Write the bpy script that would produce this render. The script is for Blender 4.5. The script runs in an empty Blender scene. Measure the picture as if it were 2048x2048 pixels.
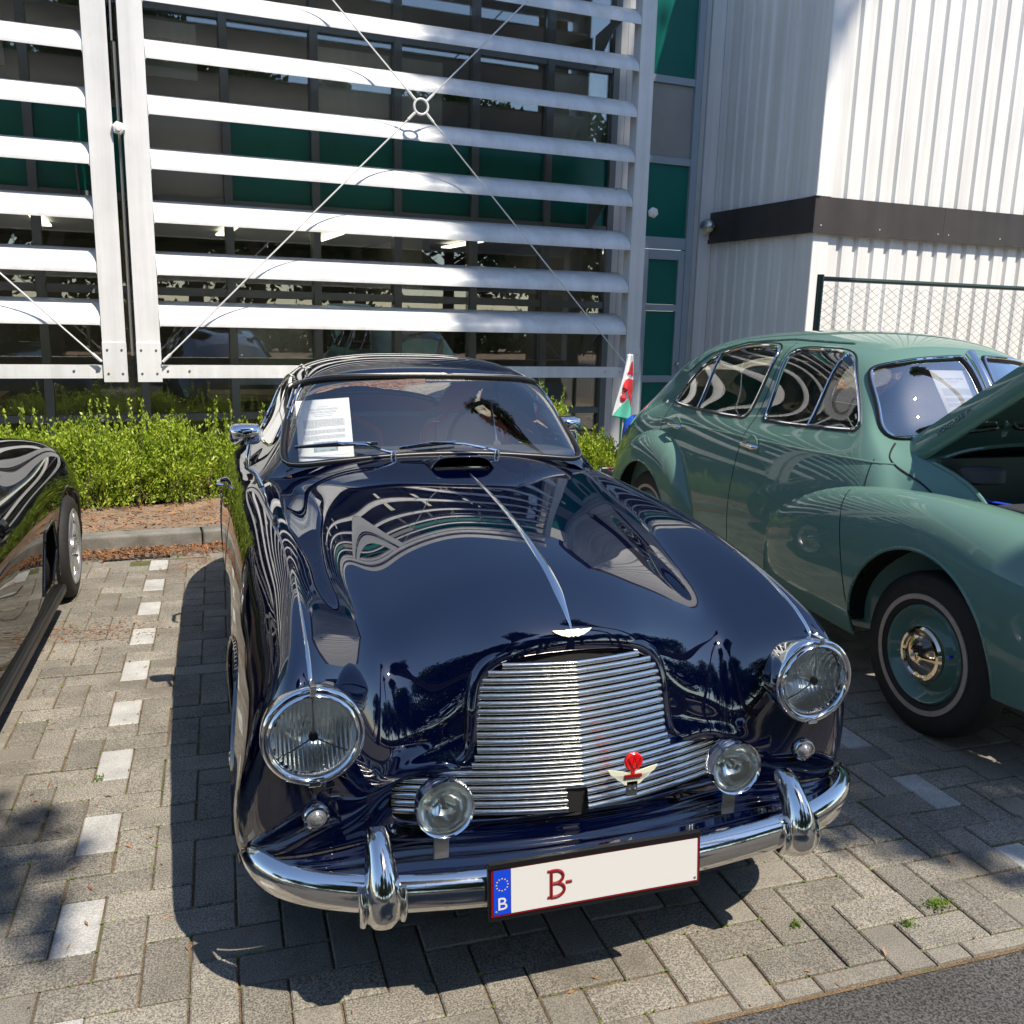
import bpy, math, random
import numpy as np
from math import sin, cos, pi, radians, sqrt, hypot
from mathutils import Vector, Matrix
from mathutils.bvhtree import BVHTree
random.seed(7); RNG = np.random.default_rng(7)
SC = bpy.context.scene; COL = SC.collection

# ------------------------------------------------------------------ camera
FPX = 1830.0; EYE = 1.58
hd = radians(17.9); pt = radians(11.95); rl = radians(1.44)
fw = Vector((sin(hd)*cos(pt), cos(hd)*cos(pt), -sin(pt)))
r0 = Vector((cos(hd), -sin(hd), 0)); d0 = fw.cross(r0)
rt = r0*cos(rl) - d0*sin(rl); dn = r0*sin(rl) + d0*cos(rl)
cam = bpy.data.cameras.new('camera'); co = bpy.data.objects.new('camera', cam); COL.objects.link(co)
up = -dn; bk = -fw
co.matrix_world = Matrix(((rt.x, up.x, bk.x, 0), (rt.y, up.y, bk.y, 0), (rt.z, up.z, bk.z, EYE), (0, 0, 0, 1)))
cam.sensor_width = 36; cam.lens = FPX/2048*36; cam.clip_end = 1500; cam.clip_start = 0.05
SC.camera = co
# ------------------------------------------------------------------ light
SUN_EL, SUN_AZ = 56.0, 152.0            # azimuth clockwise from +Y
w = bpy.data.worlds.new('World'); SC.world = w; w.use_nodes = True
nt = w.node_tree; bgn = nt.nodes['Background']
sky = nt.nodes.new('ShaderNodeTexSky'); sky.sky_type = 'NISHITA'; sky.sun_disc = False
sky.sun_elevation = radians(SUN_EL); sky.sun_rotation = radians(SUN_AZ)
sky.air_density = 1.0; sky.dust_density = .25; sky.ozone_density = 2.6
nt.links.new(sky.outputs[0], bgn.inputs[0]); bgn.inputs[1].default_value = 0.14
sl = bpy.data.lights.new('sun', 'SUN'); so = bpy.data.objects.new('sun', sl); COL.objects.link(so)
sl.energy = 5.0; sl.angle = radians(0.53); sl.color = (1.0, 0.90, 0.76)
sd = Vector((sin(radians(SUN_AZ))*cos(radians(SUN_EL)), cos(radians(SUN_AZ))*cos(radians(SUN_EL)), sin(radians(SUN_EL))))
so.rotation_euler = sd.to_track_quat('Z', 'Y').to_euler(); so.location = (0, -3, 20)
SC.view_settings.view_transform = 'Standard'; SC.view_settings.look = 'None'
SC.view_settings.exposure = 0.5; SC.view_settings.gamma = 1.0; SC.view_settings.use_curve_mapping = False
SC.cycles.use_denoising = True
SC.cycles.max_bounces = 10; SC.cycles.transparent_max_bounces = 24; SC.cycles.glossy_bounces = 6

# ------------------------------------------------------------------ materials
def mat(name, col=(.5, .5, .5), rough=.5, metal=0., coat=0., coat_r=.03, spec=.5, var=0., vscale=8., bump=0., bscale=60., speck=0., sscale=300., orand=0., irand=0., coat_ior=1.5, trans=0., stain=None, streak=0., wave=0., detail=6, spec_tint=None):
    m = bpy.data.materials.new(name); m.use_nodes = True
    t = m.node_tree; b = t.nodes['Principled BSDF']
    b.inputs['Base Color'].default_value = (*col, 1); b.inputs['Roughness'].default_value = rough
    b.inputs['Metallic'].default_value = metal; b.inputs['Coat Weight'].default_value = coat
    b.inputs['Coat Roughness'].default_value = coat_r; b.inputs['Coat IOR'].default_value = coat_ior
    b.inputs['Specular IOR Level'].default_value = spec
    if trans: b.inputs['Transmission Weight'].default_value = trans
    tc = t.nodes.new('ShaderNodeTexCoord'); src = tc.outputs['Object']
    if orand and not irand:
        g = t.nodes.new('ShaderNodeNewGeometry'); src = g.outputs['Position']
    elif irand:
        g = t.nodes.new('ShaderNodeNewGeometry'); src = g.outputs['Position']
    cur = None
    def noise(sc, det=detail, ro=.6):
        n = t.nodes.new('ShaderNodeTexNoise'); n.inputs['Scale'].default_value = sc; n.inputs['Detail'].default_value = det
        n.inputs['Roughness'].default_value = ro; t.links.new(src, n.inputs['Vector']); return n
    def mulv(colin, facsock, lo, hi, a=.3, bb=.7):
        mr = t.nodes.new('ShaderNodeMapRange'); mr.inputs[1].default_value = a; mr.inputs[2].default_value = bb
        mr.inputs[3].default_value = lo; mr.inputs[4].default_value = hi; t.links.new(facsock, mr.inputs[0])
        x = t.nodes.new('ShaderNodeMix'); x.data_type = 'RGBA'; x.blend_type = 'MULTIPLY'; x.inputs[0].default_value = 1
        if colin is None: x.inputs[6].default_value = (*col, 1)
        else: t.links.new(colin, x.inputs[6])
        cb = t.nodes.new('ShaderNodeCombineColor')
        for k in range(3): t.links.new(mr.outputs[0], cb.inputs[k])
        t.links.new(cb.outputs[0], x.inputs[7]); return x.outputs[2]
    if var: cur = mulv(cur, noise(vscale).outputs[0], 1-var, 1+var)
    if speck: cur = mulv(cur, noise(sscale, 2, .7).outputs[0], 1-speck, 1+speck, .38, .62)
    if orand:
        oi = t.nodes.new('ShaderNodeObjectInfo'); cur = mulv(cur, oi.outputs['Random'], 1-orand, 1+orand, 0, 1)
    if irand:
        cur = mulv(cur, g.outputs['Random Per Island'], 1-irand, 1+irand, 0, 1)
    if streak:
        mp = t.nodes.new('ShaderNodeMapping'); mp.inputs['Scale'].default_value = (7, 7, .28); t.links.new(src, mp.inputs[0]); keep = src; src = mp.outputs[0]
        cur = mulv(cur, noise(1.0, 6, .65).outputs[0], 1-streak, 1.0, .36, .62); src = keep
    if stain:
        n = noise(stain[0], 5); mr = t.nodes.new('ShaderNodeMapRange'); mr.inputs[1].default_value = stain[1]; mr.inputs[2].default_value = stain[2]
        t.links.new(n.outputs[0], mr.inputs[0]); x = t.nodes.new('ShaderNodeMix'); x.data_type = 'RGBA'
        t.links.new(mr.outputs[0], x.inputs[0])
        if cur is None: x.inputs[6].default_value = (*col, 1)
        else: t.links.new(cur, x.inputs[6])
        x.inputs[7].default_value = (*stain[3], 1); cur = x.outputs[2]
    if cur is not None: t.links.new(cur, b.inputs['Base Color'])
    if wave:
        wv = t.nodes.new('ShaderNodeTexWave'); wv.inputs['Scale'].default_value = 32; wv.inputs['Distortion'].default_value = .4; t.links.new(src, wv.inputs[0])
        bn = t.nodes.new('ShaderNodeBump'); bn.inputs['Strength'].default_value = 1; bn.inputs['Distance'].default_value = wave
        t.links.new(wv.outputs[1], bn.inputs['Height']); t.links.new(bn.outputs[0], b.inputs['Normal'])
    if bump:
        bn = t.nodes.new('ShaderNodeBump'); bn.inputs['Strength'].default_value = 1; bn.inputs['Distance'].default_value = bump
        t.links.new(noise(bscale, 4).outputs[0], bn.inputs['Height']); t.links.new(bn.outputs[0], b.inputs['Normal'])
    return m
def glassmat(name, tint=(.9, .95, .95), ior=1.5, rough=0., boost=1.):
    m = bpy.data.materials.new(name); m.use_nodes = True; t = m.node_tree
    for n in list(t.nodes): t.nodes.remove(n)
    o = t.nodes.new('ShaderNodeOutputMaterial'); mx = t.nodes.new('ShaderNodeMixShader')
    tr = t.nodes.new('ShaderNodeBsdfTransparent'); tr.inputs[0].default_value = (*tint, 1)
    gl = t.nodes.new('ShaderNodeBsdfGlossy'); gl.inputs['Roughness'].default_value = rough; gl.inputs[0].default_value = (1, 1, 1, 1)
    fr = t.nodes.new('ShaderNodeFresnel'); fr.inputs[0].default_value = ior
    mu = t.nodes.new('ShaderNodeMath'); mu.operation = 'MULTIPLY'; mu.inputs[1].default_value = boost; mu.use_clamp = True
    t.links.new(fr.outputs[0], mu.inputs[0]); t.links.new(mu.outputs[0], mx.inputs[0]); t.links.new(tr.outputs[0], mx.inputs[1])
    t.links.new(gl.outputs[0], mx.inputs[2]); t.links.new(mx.outputs[0], o.inputs[0]); return m
def leafmat(name, c1, c2, trans=.35):
    m = bpy.data.materials.new(name); m.use_nodes = True; t = m.node_tree; b = t.nodes['Principled BSDF']
    b.inputs['Roughness'].default_value = .45
    g = t.nodes.new('ShaderNodeNewGeometry'); mx = t.nodes.new('ShaderNodeMix'); mx.data_type = 'RGBA'
    mx.inputs[6].default_value = (*c1, 1); mx.inputs[7].default_value = (*c2, 1)
    t.links.new(g.outputs['Random Per Island'], mx.inputs[0]); t.links.new(mx.outputs[2], b.inputs['Base Color'])
    tl = t.nodes.new('ShaderNodeBsdfTranslucent'); t.links.new(mx.outputs[2], tl.inputs[0])
    ms = t.nodes.new('ShaderNodeMixShader'); ms.inputs[0].default_value = trans
    t.links.new(b.outputs[0], ms.inputs[1]); t.links.new(tl.outputs[0], ms.inputs[2])
    t.links.new(ms.outputs[0], t.nodes['Material Output'].inputs[0]); return m
M = {}
M['navy'] = mat('navy_paint', (.0002, .0011, .011), .4, spec=0, coat=1, coat_r=.006, coat_ior=2.25, bump=.00012, bscale=9)
M['green'] = mat('green_paint', (.115, .215, .180), .4, spec=0, coat=1, coat_r=.02, coat_ior=1.5, bump=.0001, bscale=9)
M['black_paint'] = mat('black_paint', (.003, .003, .004), .4, spec=0, coat=1, coat_r=.01, coat_ior=1.7)
M['chrome'] = mat('chrome', (.80, .80, .81), .045, 1)
M['chrome_worn'] = mat('worn_chrome', (.78, .77, .75), .09, 1, bump=.0003, bscale=35)
M['grille'] = mat('grille_metal', (.86, .87, .85), .14, 1, bump=.0005, bscale=45)
M['reflector_plain'] = mat('plain_lamp_reflector', (.90, .91, .90), .15, .92, bump=.0006, bscale=25)
M['lampgrey'] = mat('grey_glass_lens', (.28, .29, .30), .18, .5, coat=1)
M['capreflect'] = mat('hub_cap_reflection_tint', (.74, .64, .50), .07, 1)  # chrome with the reflection of sunlit pavers tinted into its colour
M['steel'] = mat('satin_steel', (.55, .55, .53), .35, 1)
M['rubber'] = mat('black_rubber', (.006, .006, .007), .4, bump=.0006, bscale=120)
M['tyre'] = mat('tyre_rubber', (.014, .013, .013), .75, var=.3, vscale=30)
M['whitewall'] = mat('whitewall_band', (.36, .31, .26), .7, var=.1, vscale=40)
M['dark'] = mat('dark_void', (.004, .004, .004), .8)
M['inside'] = mat('dark_trim', (.03, .033, .04), .7)
M['glass'] = glassmat('windscreen_glass', (.92, .95, .94), 1.52, boost=3.2)
M['glass_pale'] = glassmat('pale_windscreen_glass', (.95, .97, .97), 1.52, boost=8)
M['sideglass'] = glassmat('side_glass', (.80, .84, .82), 1.52, boost=2.0)
M['pane'] = glassmat('window_pane', (.93, .95, .92), 1.55, boost=2.6)
M['lens'] = glassmat('lamp_lens', (.93, .97, .96), 1.45)
M['reflector'] = mat('lamp_reflector', (.88, .90, .93), .22, .88, wave=.0011)
M['white'] = mat('white_coated_metal', (.70, .71, .71), .38, var=.07, vscale=2.5, streak=.16, stain=(3.0, .62, .85, (.55, .53, .48)))
M['white2'] = mat('white_cladding', (.77, .77, .755), .5, var=.05, vscale=1.2, streak=.16)
M['fascia'] = mat('dark_brown_fascia', (.050, .042, .039), .45, var=.2, vscale=2, streak=.2)
M['frame'] = mat('grey_window_frame', (.15, .175, .19), .4, var=.08)
M['bluegrey'] = mat('pale_blue_grey_frame', (.34, .41, .47), .4)
M['teal'] = mat('teal_panel', (.0, .23, .18), .35, var=.12, vscale=1.5)
M['tealshade'] = mat('shaded_teal_panel', (.001, .145, .115), .3, var=.15, vscale=1.2)  # same teal as the lit panels, their shade put into a darker colour
M['greyp'] = mat('grey_panel', (.33, .33, .31), .5, var=.1, vscale=2)
M['paper'] = mat('white_paper', (.68, .69, .73), .6)
M['ink'] = mat('grey_ink', (.35, .36, .40), .7)
M['inkdark'] = mat('dark_ink', (.05, .05, .055), .6)
M['photo'] = mat('printed_photo', (.28, .33, .42), .6, var=.6, vscale=60)
M['red'] = mat('red_leather', (.60, .03, .03), .45)
M['cream'] = mat('cream_leather', (.62, .53, .38), .5)
M['redenamel'] = mat('red_enamel', (.62, .005, .006), .2, coat=1)
M['darkred'] = mat('dark_red_enamel', (.20, .004, .008), .3, coat=.5)
M['ivory'] = mat('ivory_enamel', (.66, .67, .52), .3, coat=.6)
M['plate'] = mat('plate_white', (.60, .60, .59), .35)
M['eublue'] = mat('plate_blue', (.005, .05, .55), .4)
M['yellow'] = mat('star_yellow', (.75, .55, .05), .5)
M['blueplastic'] = mat('blue_plastic', (.01, .06, .42), .4)
M['silver'] = mat('silver_alloy', (.62, .63, .64), .3, .85)
M['orange'] = mat('orange_glass', (.8, .15, .02), .2)
M['paver'] = mat('concrete_paver', (.205, .190, .160), .88, var=.22, vscale=5, speck=.55, sscale=210, orand=.20, stain=(1.7, .58, .74, (.11, .095, .075)), bump=.0026, bscale=260)
M['paver_stuff'] = mat('concrete_paver_far', (.205, .190, .160), .88, var=.22, vscale=5, speck=.38, sscale=260, irand=.13, bump=.002, bscale=330)
M['paver_white'] = mat('white_concrete_paver', (.40, .40, .385), .85, var=.2, vscale=7, speck=.22, sscale=200, orand=.06, bump=.002, bscale=300)
M['joint'] = mat('joint_sand', (.15, .10, .055), .95, var=.35, vscale=6, speck=.5, sscale=220, stain=(2.2, .56, .66, (.07, .10, .025)), bump=.004, bscale=200)
M['asphalt'] = mat('asphalt', (.065, .063, .061), .9, var=.25, vscale=3, speck=.75, sscale=150, bump=.003, bscale=300)
M['soil'] = mat('dry_soil', (.22, .155, .105), .95, var=.35, vscale=5, speck=.4, sscale=90, bump=.012, bscale=30)
M['kerb'] = mat('kerb_concrete', (.17, .165, .145), .9, var=.35, vscale=6, speck=.25, sscale=250, bump=.002, bscale=200)
M['bark'] = mat('bark', (.09, .065, .045), .9, bump=.02, bscale=18)
M['leaf'] = leafmat('shrub_leaf', (.13, .24, .012), (.50, .60, .06), .35)
M['treeleaf'] = leafmat('tree_leaf', (.022, .055, .008), (.055, .11, .018), .25)
M['litter'] = leafmat('leaf_litter', (.20, .07, .025), (.38, .19, .08), .1)
M['grassm'] = leafmat('weed_leaf', (.10, .20, .02), (.20, .30, .04), .3)
M['fencegreen'] = mat('dark_green_metal', (.012, .035, .03), .4)
M['wire'] = mat('galvanised_wire', (.13, .135, .13), .6, .1)
M['flagw'] = mat('flag_white', (.75, .76, .78), .8)
M['flagg'] = mat('flag_green', (.10, .50, .36), .8)
M['flagr'] = mat('flag_red', (.60, .03, .04), .8)
lm = bpy.data.materials.new('lit_tube'); lm.use_nodes = True; bb_ = lm.node_tree.nodes['Principled BSDF']
bb_.inputs['Emission Color'].default_value = (1, .93, .75, 1); bb_.inputs['Emission Strength'].default_value = 2.2; M['lit'] = lm

# ------------------------------------------------------------------ builders
def tag(o, label=None, cat=None, group=None, kind=None):
    if label: o['label'] = label
    if cat: o['category'] = cat
    if group: o['group'] = group
    if kind: o['kind'] = kind
    return o
def empty(name, loc=(0, 0, 0), rz=0, parent=None):
    o = bpy.data.objects.new(name, None); COL.objects.link(o); o.location = loc; o.rotation_euler = (0, 0, rz)
    o.empty_display_size = .1
    if parent: o.parent = parent
    return o
def addmesh(name, me, mats, parent=None, loc=None):
    for m in (mats if isinstance(mats, (list, tuple)) else [mats]): me.materials.append(M[m] if isinstance(m, str) else m)
    o = bpy.data.objects.new(name, me); COL.objects.link(o)
    if parent: o.parent = parent
    if loc is not None: o.location = loc
    return o
class MB:
    def __init__(s): s.v = []; s.f = []; s.mi = []; s.m = 0
    def add(s, vs, fs):
        b = len(s.v); s.v += [tuple(map(float, q)) for q in vs]; s.f += [tuple(b+i for i in f) for f in fs]; s.mi += [s.m]*len(fs); return s
    def box(s, x0, x1, y0, y1, z0, z1):
        return s.add([(x0, y0, z0), (x1, y0, z0), (x1, y1, z0), (x0, y1, z0), (x0, y0, z1), (x1, y0, z1), (x1, y1, z1), (x0, y1, z1)],
                     [(0, 3, 2, 1), (4, 5, 6, 7), (0, 1, 5, 4), (1, 2, 6, 5), (2, 3, 7, 6), (3, 0, 4, 7)])
    def grid(s, P, closed_u=False, closed_v=False):
        P = np.asarray(P); nu, nv = P.shape[:2]; fs = []
        for i in range(nu if closed_u else nu-1):
            for j in range(nv if closed_v else nv-1):
                a, b = (i+1) % nu, (j+1) % nv; fs.append((i*nv+j, a*nv+j, a*nv+b, i*nv+b))
        return s.add(P.reshape(-1, 3), fs)
    def tube(s, path, r, n=8, closed=False, caps=True, flat=None, upv=(0, 0, 1)):
        """sweep a circle (or ellipse flat=(a,b)) along path; r may be a list"""
        P = [Vector(p) for p in path]; N = len(P); rs = r if isinstance(r, (list, tuple, np.ndarray)) else [r]*N
        rings = []; prev = None
        for i in range(N):
            if closed: t = P[(i+1) % N]-P[i-1]
            else: t = P[min(i+1, N-1)]-P[max(i-1, 0)]
            if t.length < 1e-9: t = Vector((0, 0, 1))
            t.normalize()
            ref = Vector(upv) if prev is None else prev
            a = ref - t*ref.dot(t)
            if a.length < 1e-4: a = t.orthogonal()
            a.normalize(); prev = a; b = t.cross(a)
            fa, fb = flat if flat else (1, 1)
            rings.append([P[i] + a*cos(2*pi*k/n)*rs[i]*fa + b*sin(2*pi*k/n)*rs[i]*fb for k in range(n)])
        base = len(s.v); s.grid(np.array([[tuple(q) for q in rg] for rg in rings]), closed, True)
        if caps and not closed:
            s.f.append(tuple(base+k for k in range(n))); s.f.append(tuple(base+(N-1)*n+k for k in reversed(range(n)))); s.mi += [s.m]*2
        return s
    def lathe(s, prof, org=(0, 0, 0), axis=(0, 0, 1), n=48, a0=0, a1=2*pi):
        """prof: list of (radius, height along axis)"""
        ax = Vector(axis).normalized(); a = ax.orthogonal().normalized(); b = ax.cross(a); o = Vector(org)
        full = abs(a1-a0-2*pi) < 1e-6; N = n if full else n+1
        P = [[tuple(o + ax*h + (a*cos(a0+(a1-a0)*k/n)+b*sin(a0+(a1-a0)*k/n))*r) for k in range(N)] for r, h in prof]
        return s.grid(np.array(P), False, full)
    def prism(s, outline, org, ex, ey, d):
        """2-D outline placed at org along ex,ey, thickness vector d"""
        o = Vector(org); ex = Vector(ex); ey = Vector(ey); d = Vector(d); n = len(outline)
        a = [o+ex*x+ey*y for x, y in outline]; b = [q+d for q in a]
        return s.add(a+b, [tuple(range(n)), tuple(range(2*n-1, n-1, -1))]+[(i, i+n, (i+1) % n+n, (i+1) % n) for i in range(n)])
    def build(s, name, mats, parent=None, smooth=False, ang=38, bevel=0, loc=None, xf=None, recalc=True):
        me = bpy.data.meshes.new(name)
        vs = s.v if xf is None else [tuple(xf @ Vector(q)) for q in s.v]
        me.from_pydata(vs, [], s.f)
        if len(set(s.mi)) > 1: me.polygons.foreach_set('material_index', s.mi)
        if recalc:
            import bmesh
            bm = bmesh.new(); bm.from_mesh(me); bmesh.ops.recalc_face_normals(bm, faces=bm.faces); bm.to_mesh(me); bm.free()
        if smooth:
            me.polygons.foreach_set('use_smooth', [True]*len(me.polygons)); me.set_sharp_from_angle(angle=radians(ang))
        me.update()
        o = addmesh(name, me, mats, parent, loc)
        if bevel:
            m = o.modifiers.new('Bevel', 'BEVEL'); m.width = bevel; m.segments = 2; m.limit_method = 'ANGLE'
        return o
def text_obj(name, txt, m, size, org, ex, ey, parent=None, thick=.0006, align='CENTER', sx=1.):
    cu = bpy.data.curves.new('t', 'FONT'); cu.body = txt; cu.size = size; cu.align_x = align; cu.align_y = 'CENTER'; cu.extrude = thick; cu.resolution_u = 3
    o = bpy.data.objects.new('t', cu); COL.objects.link(o); dg = bpy.context.evaluated_depsgraph_get()
    me = bpy.data.meshes.new_from_object(o.evaluated_get(dg)); bpy.data.objects.remove(o); bpy.data.curves.remove(cu)
    ex = Vector(ex).normalized(); ey = Vector(ey); ey = (ey-ex*ey.dot(ex)).normalized(); ez = ex.cross(ey); O = Vector(org)
    for v in me.vertices: c = v.co.copy(); v.co = O+ex*c.x*sx+ey*c.y+ez*c.z
    me.name = name; me.materials.clear(); return addmesh(name, me, m, parent)
def copy_tree(o, parent=None):
    c = o.copy(); COL.objects.link(c); c.parent = parent
    for ch in o.children: copy_tree(ch, c)
    return c
# --- cubic B-spline surfaces
def bbasis(n, t):
    k = 3; kn = np.concatenate([np.zeros(k), np.linspace(0, 1, n-k+1), np.ones(k)]); t = np.clip(t, 0, 1-1e-9)
    B = [((kn[i] <= t) & (t < kn[i+1])).astype(float) for i in range(n+k)]
    for d in range(1, k+1):
        nb = []
        for i in range(n+k-d):
            a = np.zeros_like(t)
            if kn[i+d] > kn[i]: a += (t-kn[i])/(kn[i+d]-kn[i])*B[i]
            if kn[i+d+1] > kn[i+1]: a += (kn[i+d+1]-t)/(kn[i+d+1]-kn[i+1])*B[i+1]
            nb.append(a)
        B = nb
    return np.stack(B, -1)
class Surf:
    def __init__(s, data, refine=2, k=.8):
        D = np.array(data, float); s.m, s.n = D.shape[:2]; C = D.copy()
        kn = lambda n: np.concatenate([np.zeros(3), np.linspace(0, 1, n-2), np.ones(3)])
        gv = lambda n: np.array([kn(n)[i+1:i+4].mean() for i in range(n)])
        s.gu, s.gv = gv(s.m), gv(s.n); Bu, Bv = bbasis(s.m, s.gu), bbasis(s.n, s.gv)
        for _ in range(refine):
            E = D - np.einsum('ai,ijc,bj->abc', Bu, C, Bv); C = C + k*E
        s.C = C
    def ev(s, u, v): return np.einsum('ai,ijc,bj->abc', bbasis(s.m, np.asarray(u, float)), s.C, bbasis(s.n, np.asarray(v, float)))
def mirror_net(half):
    """half rows: columns from centre (x=0) to side -> full symmetric net"""
    H = np.array(half, float); L = H[:, 1:][:, ::-1].copy(); L[..., 0] *= -1; return np.concatenate([L, H], 1)
def fine(g, per):
    out = [];
    for a, b in zip(g[:-1], g[1:]): out += list(np.linspace(a, b, per, endpoint=False))
    return np.array(out+[g[-1]])
class Shell:
    """finely sampled surface whose faces are dealt out to parts by masks on face centres"""
    def __init__(s, P):
        s.P = np.asarray(P); s.nu, s.nv = s.P.shape[:2]
        du = np.gradient(s.P, axis=0); dv = np.gradient(s.P, axis=1); N = np.cross(du, dv); N /= np.linalg.norm(N, axis=-1, keepdims=True)+1e-12
        s.N = N; c = (s.P[:-1, :-1]+s.P[1:, :-1]+s.P[1:, 1:]+s.P[:-1, 1:])/4; s.c = c; s.free = np.ones(c.shape[:2], bool)
    def orient(s, pt):
        d = s.P-np.array(pt); f = (s.N*d).sum(-1).mean()
        if f < 0: s.N = -s.N; s.flip = True
        else: s.flip = False
    def take(s, mask): mk = mask & s.free; s.free &= ~mk; return mk
    def build(s, name, mask, m, parent, off=0., thick=0., inward=None):
        ii, jj = np.nonzero(mask); nv = s.nv
        q = np.stack([ii*nv+jj, (ii+1)*nv+jj, (ii+1)*nv+jj+1, ii*nv+jj+1], -1)
        if not getattr(s, 'flip', False): pass
        used, inv = np.unique(q, return_inverse=True); q = inv.reshape(q.shape)
        V = s.P.reshape(-1, 3)[used]; N = s.N.reshape(-1, 3)[used]; V = V+N*off
        # orient faces with normals
        if len(q):
            fn = np.cross(V[q[:, 1]]-V[q[:, 0]], V[q[:, 2]]-V[q[:, 0]]); dd = (fn*N[q[:, 0]]).sum(-1)
            if np.median(dd) < 0: q = q[:, ::-1]
        nV = len(V); F = q
        if thick:
            e = {}
            for f in q:
                for a, b in zip(f, np.roll(f, -1)): e[(int(a), int(b))] = 1
            rim = [(b, a, a+nV, b+nV) for (a, b) in e if (b, a) not in e]
            V = np.concatenate([V, V-N*thick]); N2 = np.concatenate([N, -N])
            F = np.concatenate([q, q[:, ::-1]+nV, np.array(rim, int).reshape(-1, 4)])
        else: N2 = N
        me = bpy.data.meshes.new(name); me.from_pydata(V.tolist(), [], F.tolist())
        me.polygons.foreach_set('use_smooth', [True]*len(me.polygons)); me.update()
        # analytic normals keep reflections continuous across part borders
        nl = np.zeros(len(me.loops)*3); li = np.zeros(len(me.loops), int); me.loops.foreach_get('vertex_index', li)
        LN = N2[li].copy()
        if thick:
            k = 4*len(q)*2
            rimfaces = F[2*len(q):]; 
            if len(rimfaces):
                fv = V[rimfaces]; rn = np.cross(fv[:, 1]-fv[:, 0], fv[:, 2]-fv[:, 0]); rn /= np.linalg.norm(rn, axis=-1, keepdims=True)+1e-12
                LN[k:] = np.repeat(rn, 4, 0)
        me.normals_split_custom_set(LN.tolist())
        return addmesh(name, me, m, parent)
    def bvh(s):
        V = [Vector(p) for p in s.P.reshape(-1, 3)]; nv = s.nv
        return BVHTree.FromPolygons(V, [(i*nv+j, (i+1)*nv+j, (i+1)*nv+j+1, i*nv+j+1) for i in range(s.nu-1) for j in range(s.nv-1)])
def inpoly(X, Y, poly):
    poly = np.asarray(poly); r = np.zeros(X.shape, bool); n = len(poly); j = n-1
    for i in range(n):
        xi, yi = poly[i]; xj, yj = poly[j]
        c = ((yi > Y) != (yj > Y)) & (X < (xj-xi)*(Y-yi)/(yj-yi+1e-12)+xi); r ^= c; j = i
    return r
def smoothpoly(pts, n=12, closed=True, rounds=3):
    P = np.array(pts, float)
    for _ in range(rounds):           # Chaikin
        Q = np.roll(P, -1, 0) if closed else None
        if closed: P = np.stack([.75*P+.25*Q, .25*P+.75*Q], 1).reshape(-1, P.shape[1])
        else:
            A = P[:-1]; B = P[1:]; N = np.stack([.75*A+.25*B, .25*A+.75*B], 1).reshape(-1, P.shape[1]); P = np.concatenate([P[:1], N, P[-1:]])
    return P
def resample(P, n, closed=False):
    P = np.asarray(P, float)
    if closed: P = np.concatenate([P, P[:1]])
    d = np.r_[0, np.cumsum(np.linalg.norm(np.diff(P, axis=0), axis=1))]; t = np.linspace(0, d[-1], n+1 if closed else n)
    if closed: t = t[:-1]
    return np.stack([np.interp(t, d, P[:, k]) for k in range(P.shape[1])], 1)
def raw_quads(name, V, mats, parent=None, tri=False):
    """V (n,4,3) separate quads"""
    n, k = V.shape[:2]; me = bpy.data.meshes.new(name); me.vertices.add(n*k); me.vertices.foreach_set('co', V.reshape(-1))
    me.loops.add(n*k); me.loops.foreach_set('vertex_index', np.arange(n*k, dtype=np.int32)); me.polygons.add(n)
    me.polygons.foreach_set('loop_start', np.arange(0, n*k, k, dtype=np.int32)); me.update(calc_edges=True); me.validate()
    return addmesh(name, me, mats, parent)
def leaves(C, L, W, up=.3, rng=RNG, droop=0., dirs=None):
    """leaf quads (kite shaped) at centres C"""
    n = len(C); d = rng.normal(size=(n, 3)) if dirs is None else dirs+rng.normal(size=(n, 3))*.35
    d[:, 2] += up; d /= np.linalg.norm(d, axis=1, keepdims=True)
    s = np.cross(d, rng.normal(size=(n, 3))); s /= np.linalg.norm(s, axis=1, keepdims=True)+1e-9
    l = (L*(.6+.8*rng.random(n)))[:, None]; ww = (W*(.6+.8*rng.random(n)))[:, None]
    return np.stack([C-d*l*.5, C+s*ww*.5, C+d*l*.5, C-s*ww*.5], 1)
# ================================================================== SETTING
UD = Vector((.99646, .08404, 0)); ND = Vector((-.08404, .99646, 0)); ZD = Vector((0, 0, 1))
BROT = math.atan2(UD.y, UD.x)
def bp(u, d, z): return UD*u+ND*d+ZD*z
BX = Matrix(((UD.x, ND.x, 0, 0), (UD.y, ND.y, 0, 0), (0, 0, 1, 0), (0, 0, 0, 1)))   # (u,d,z) -> world
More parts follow.
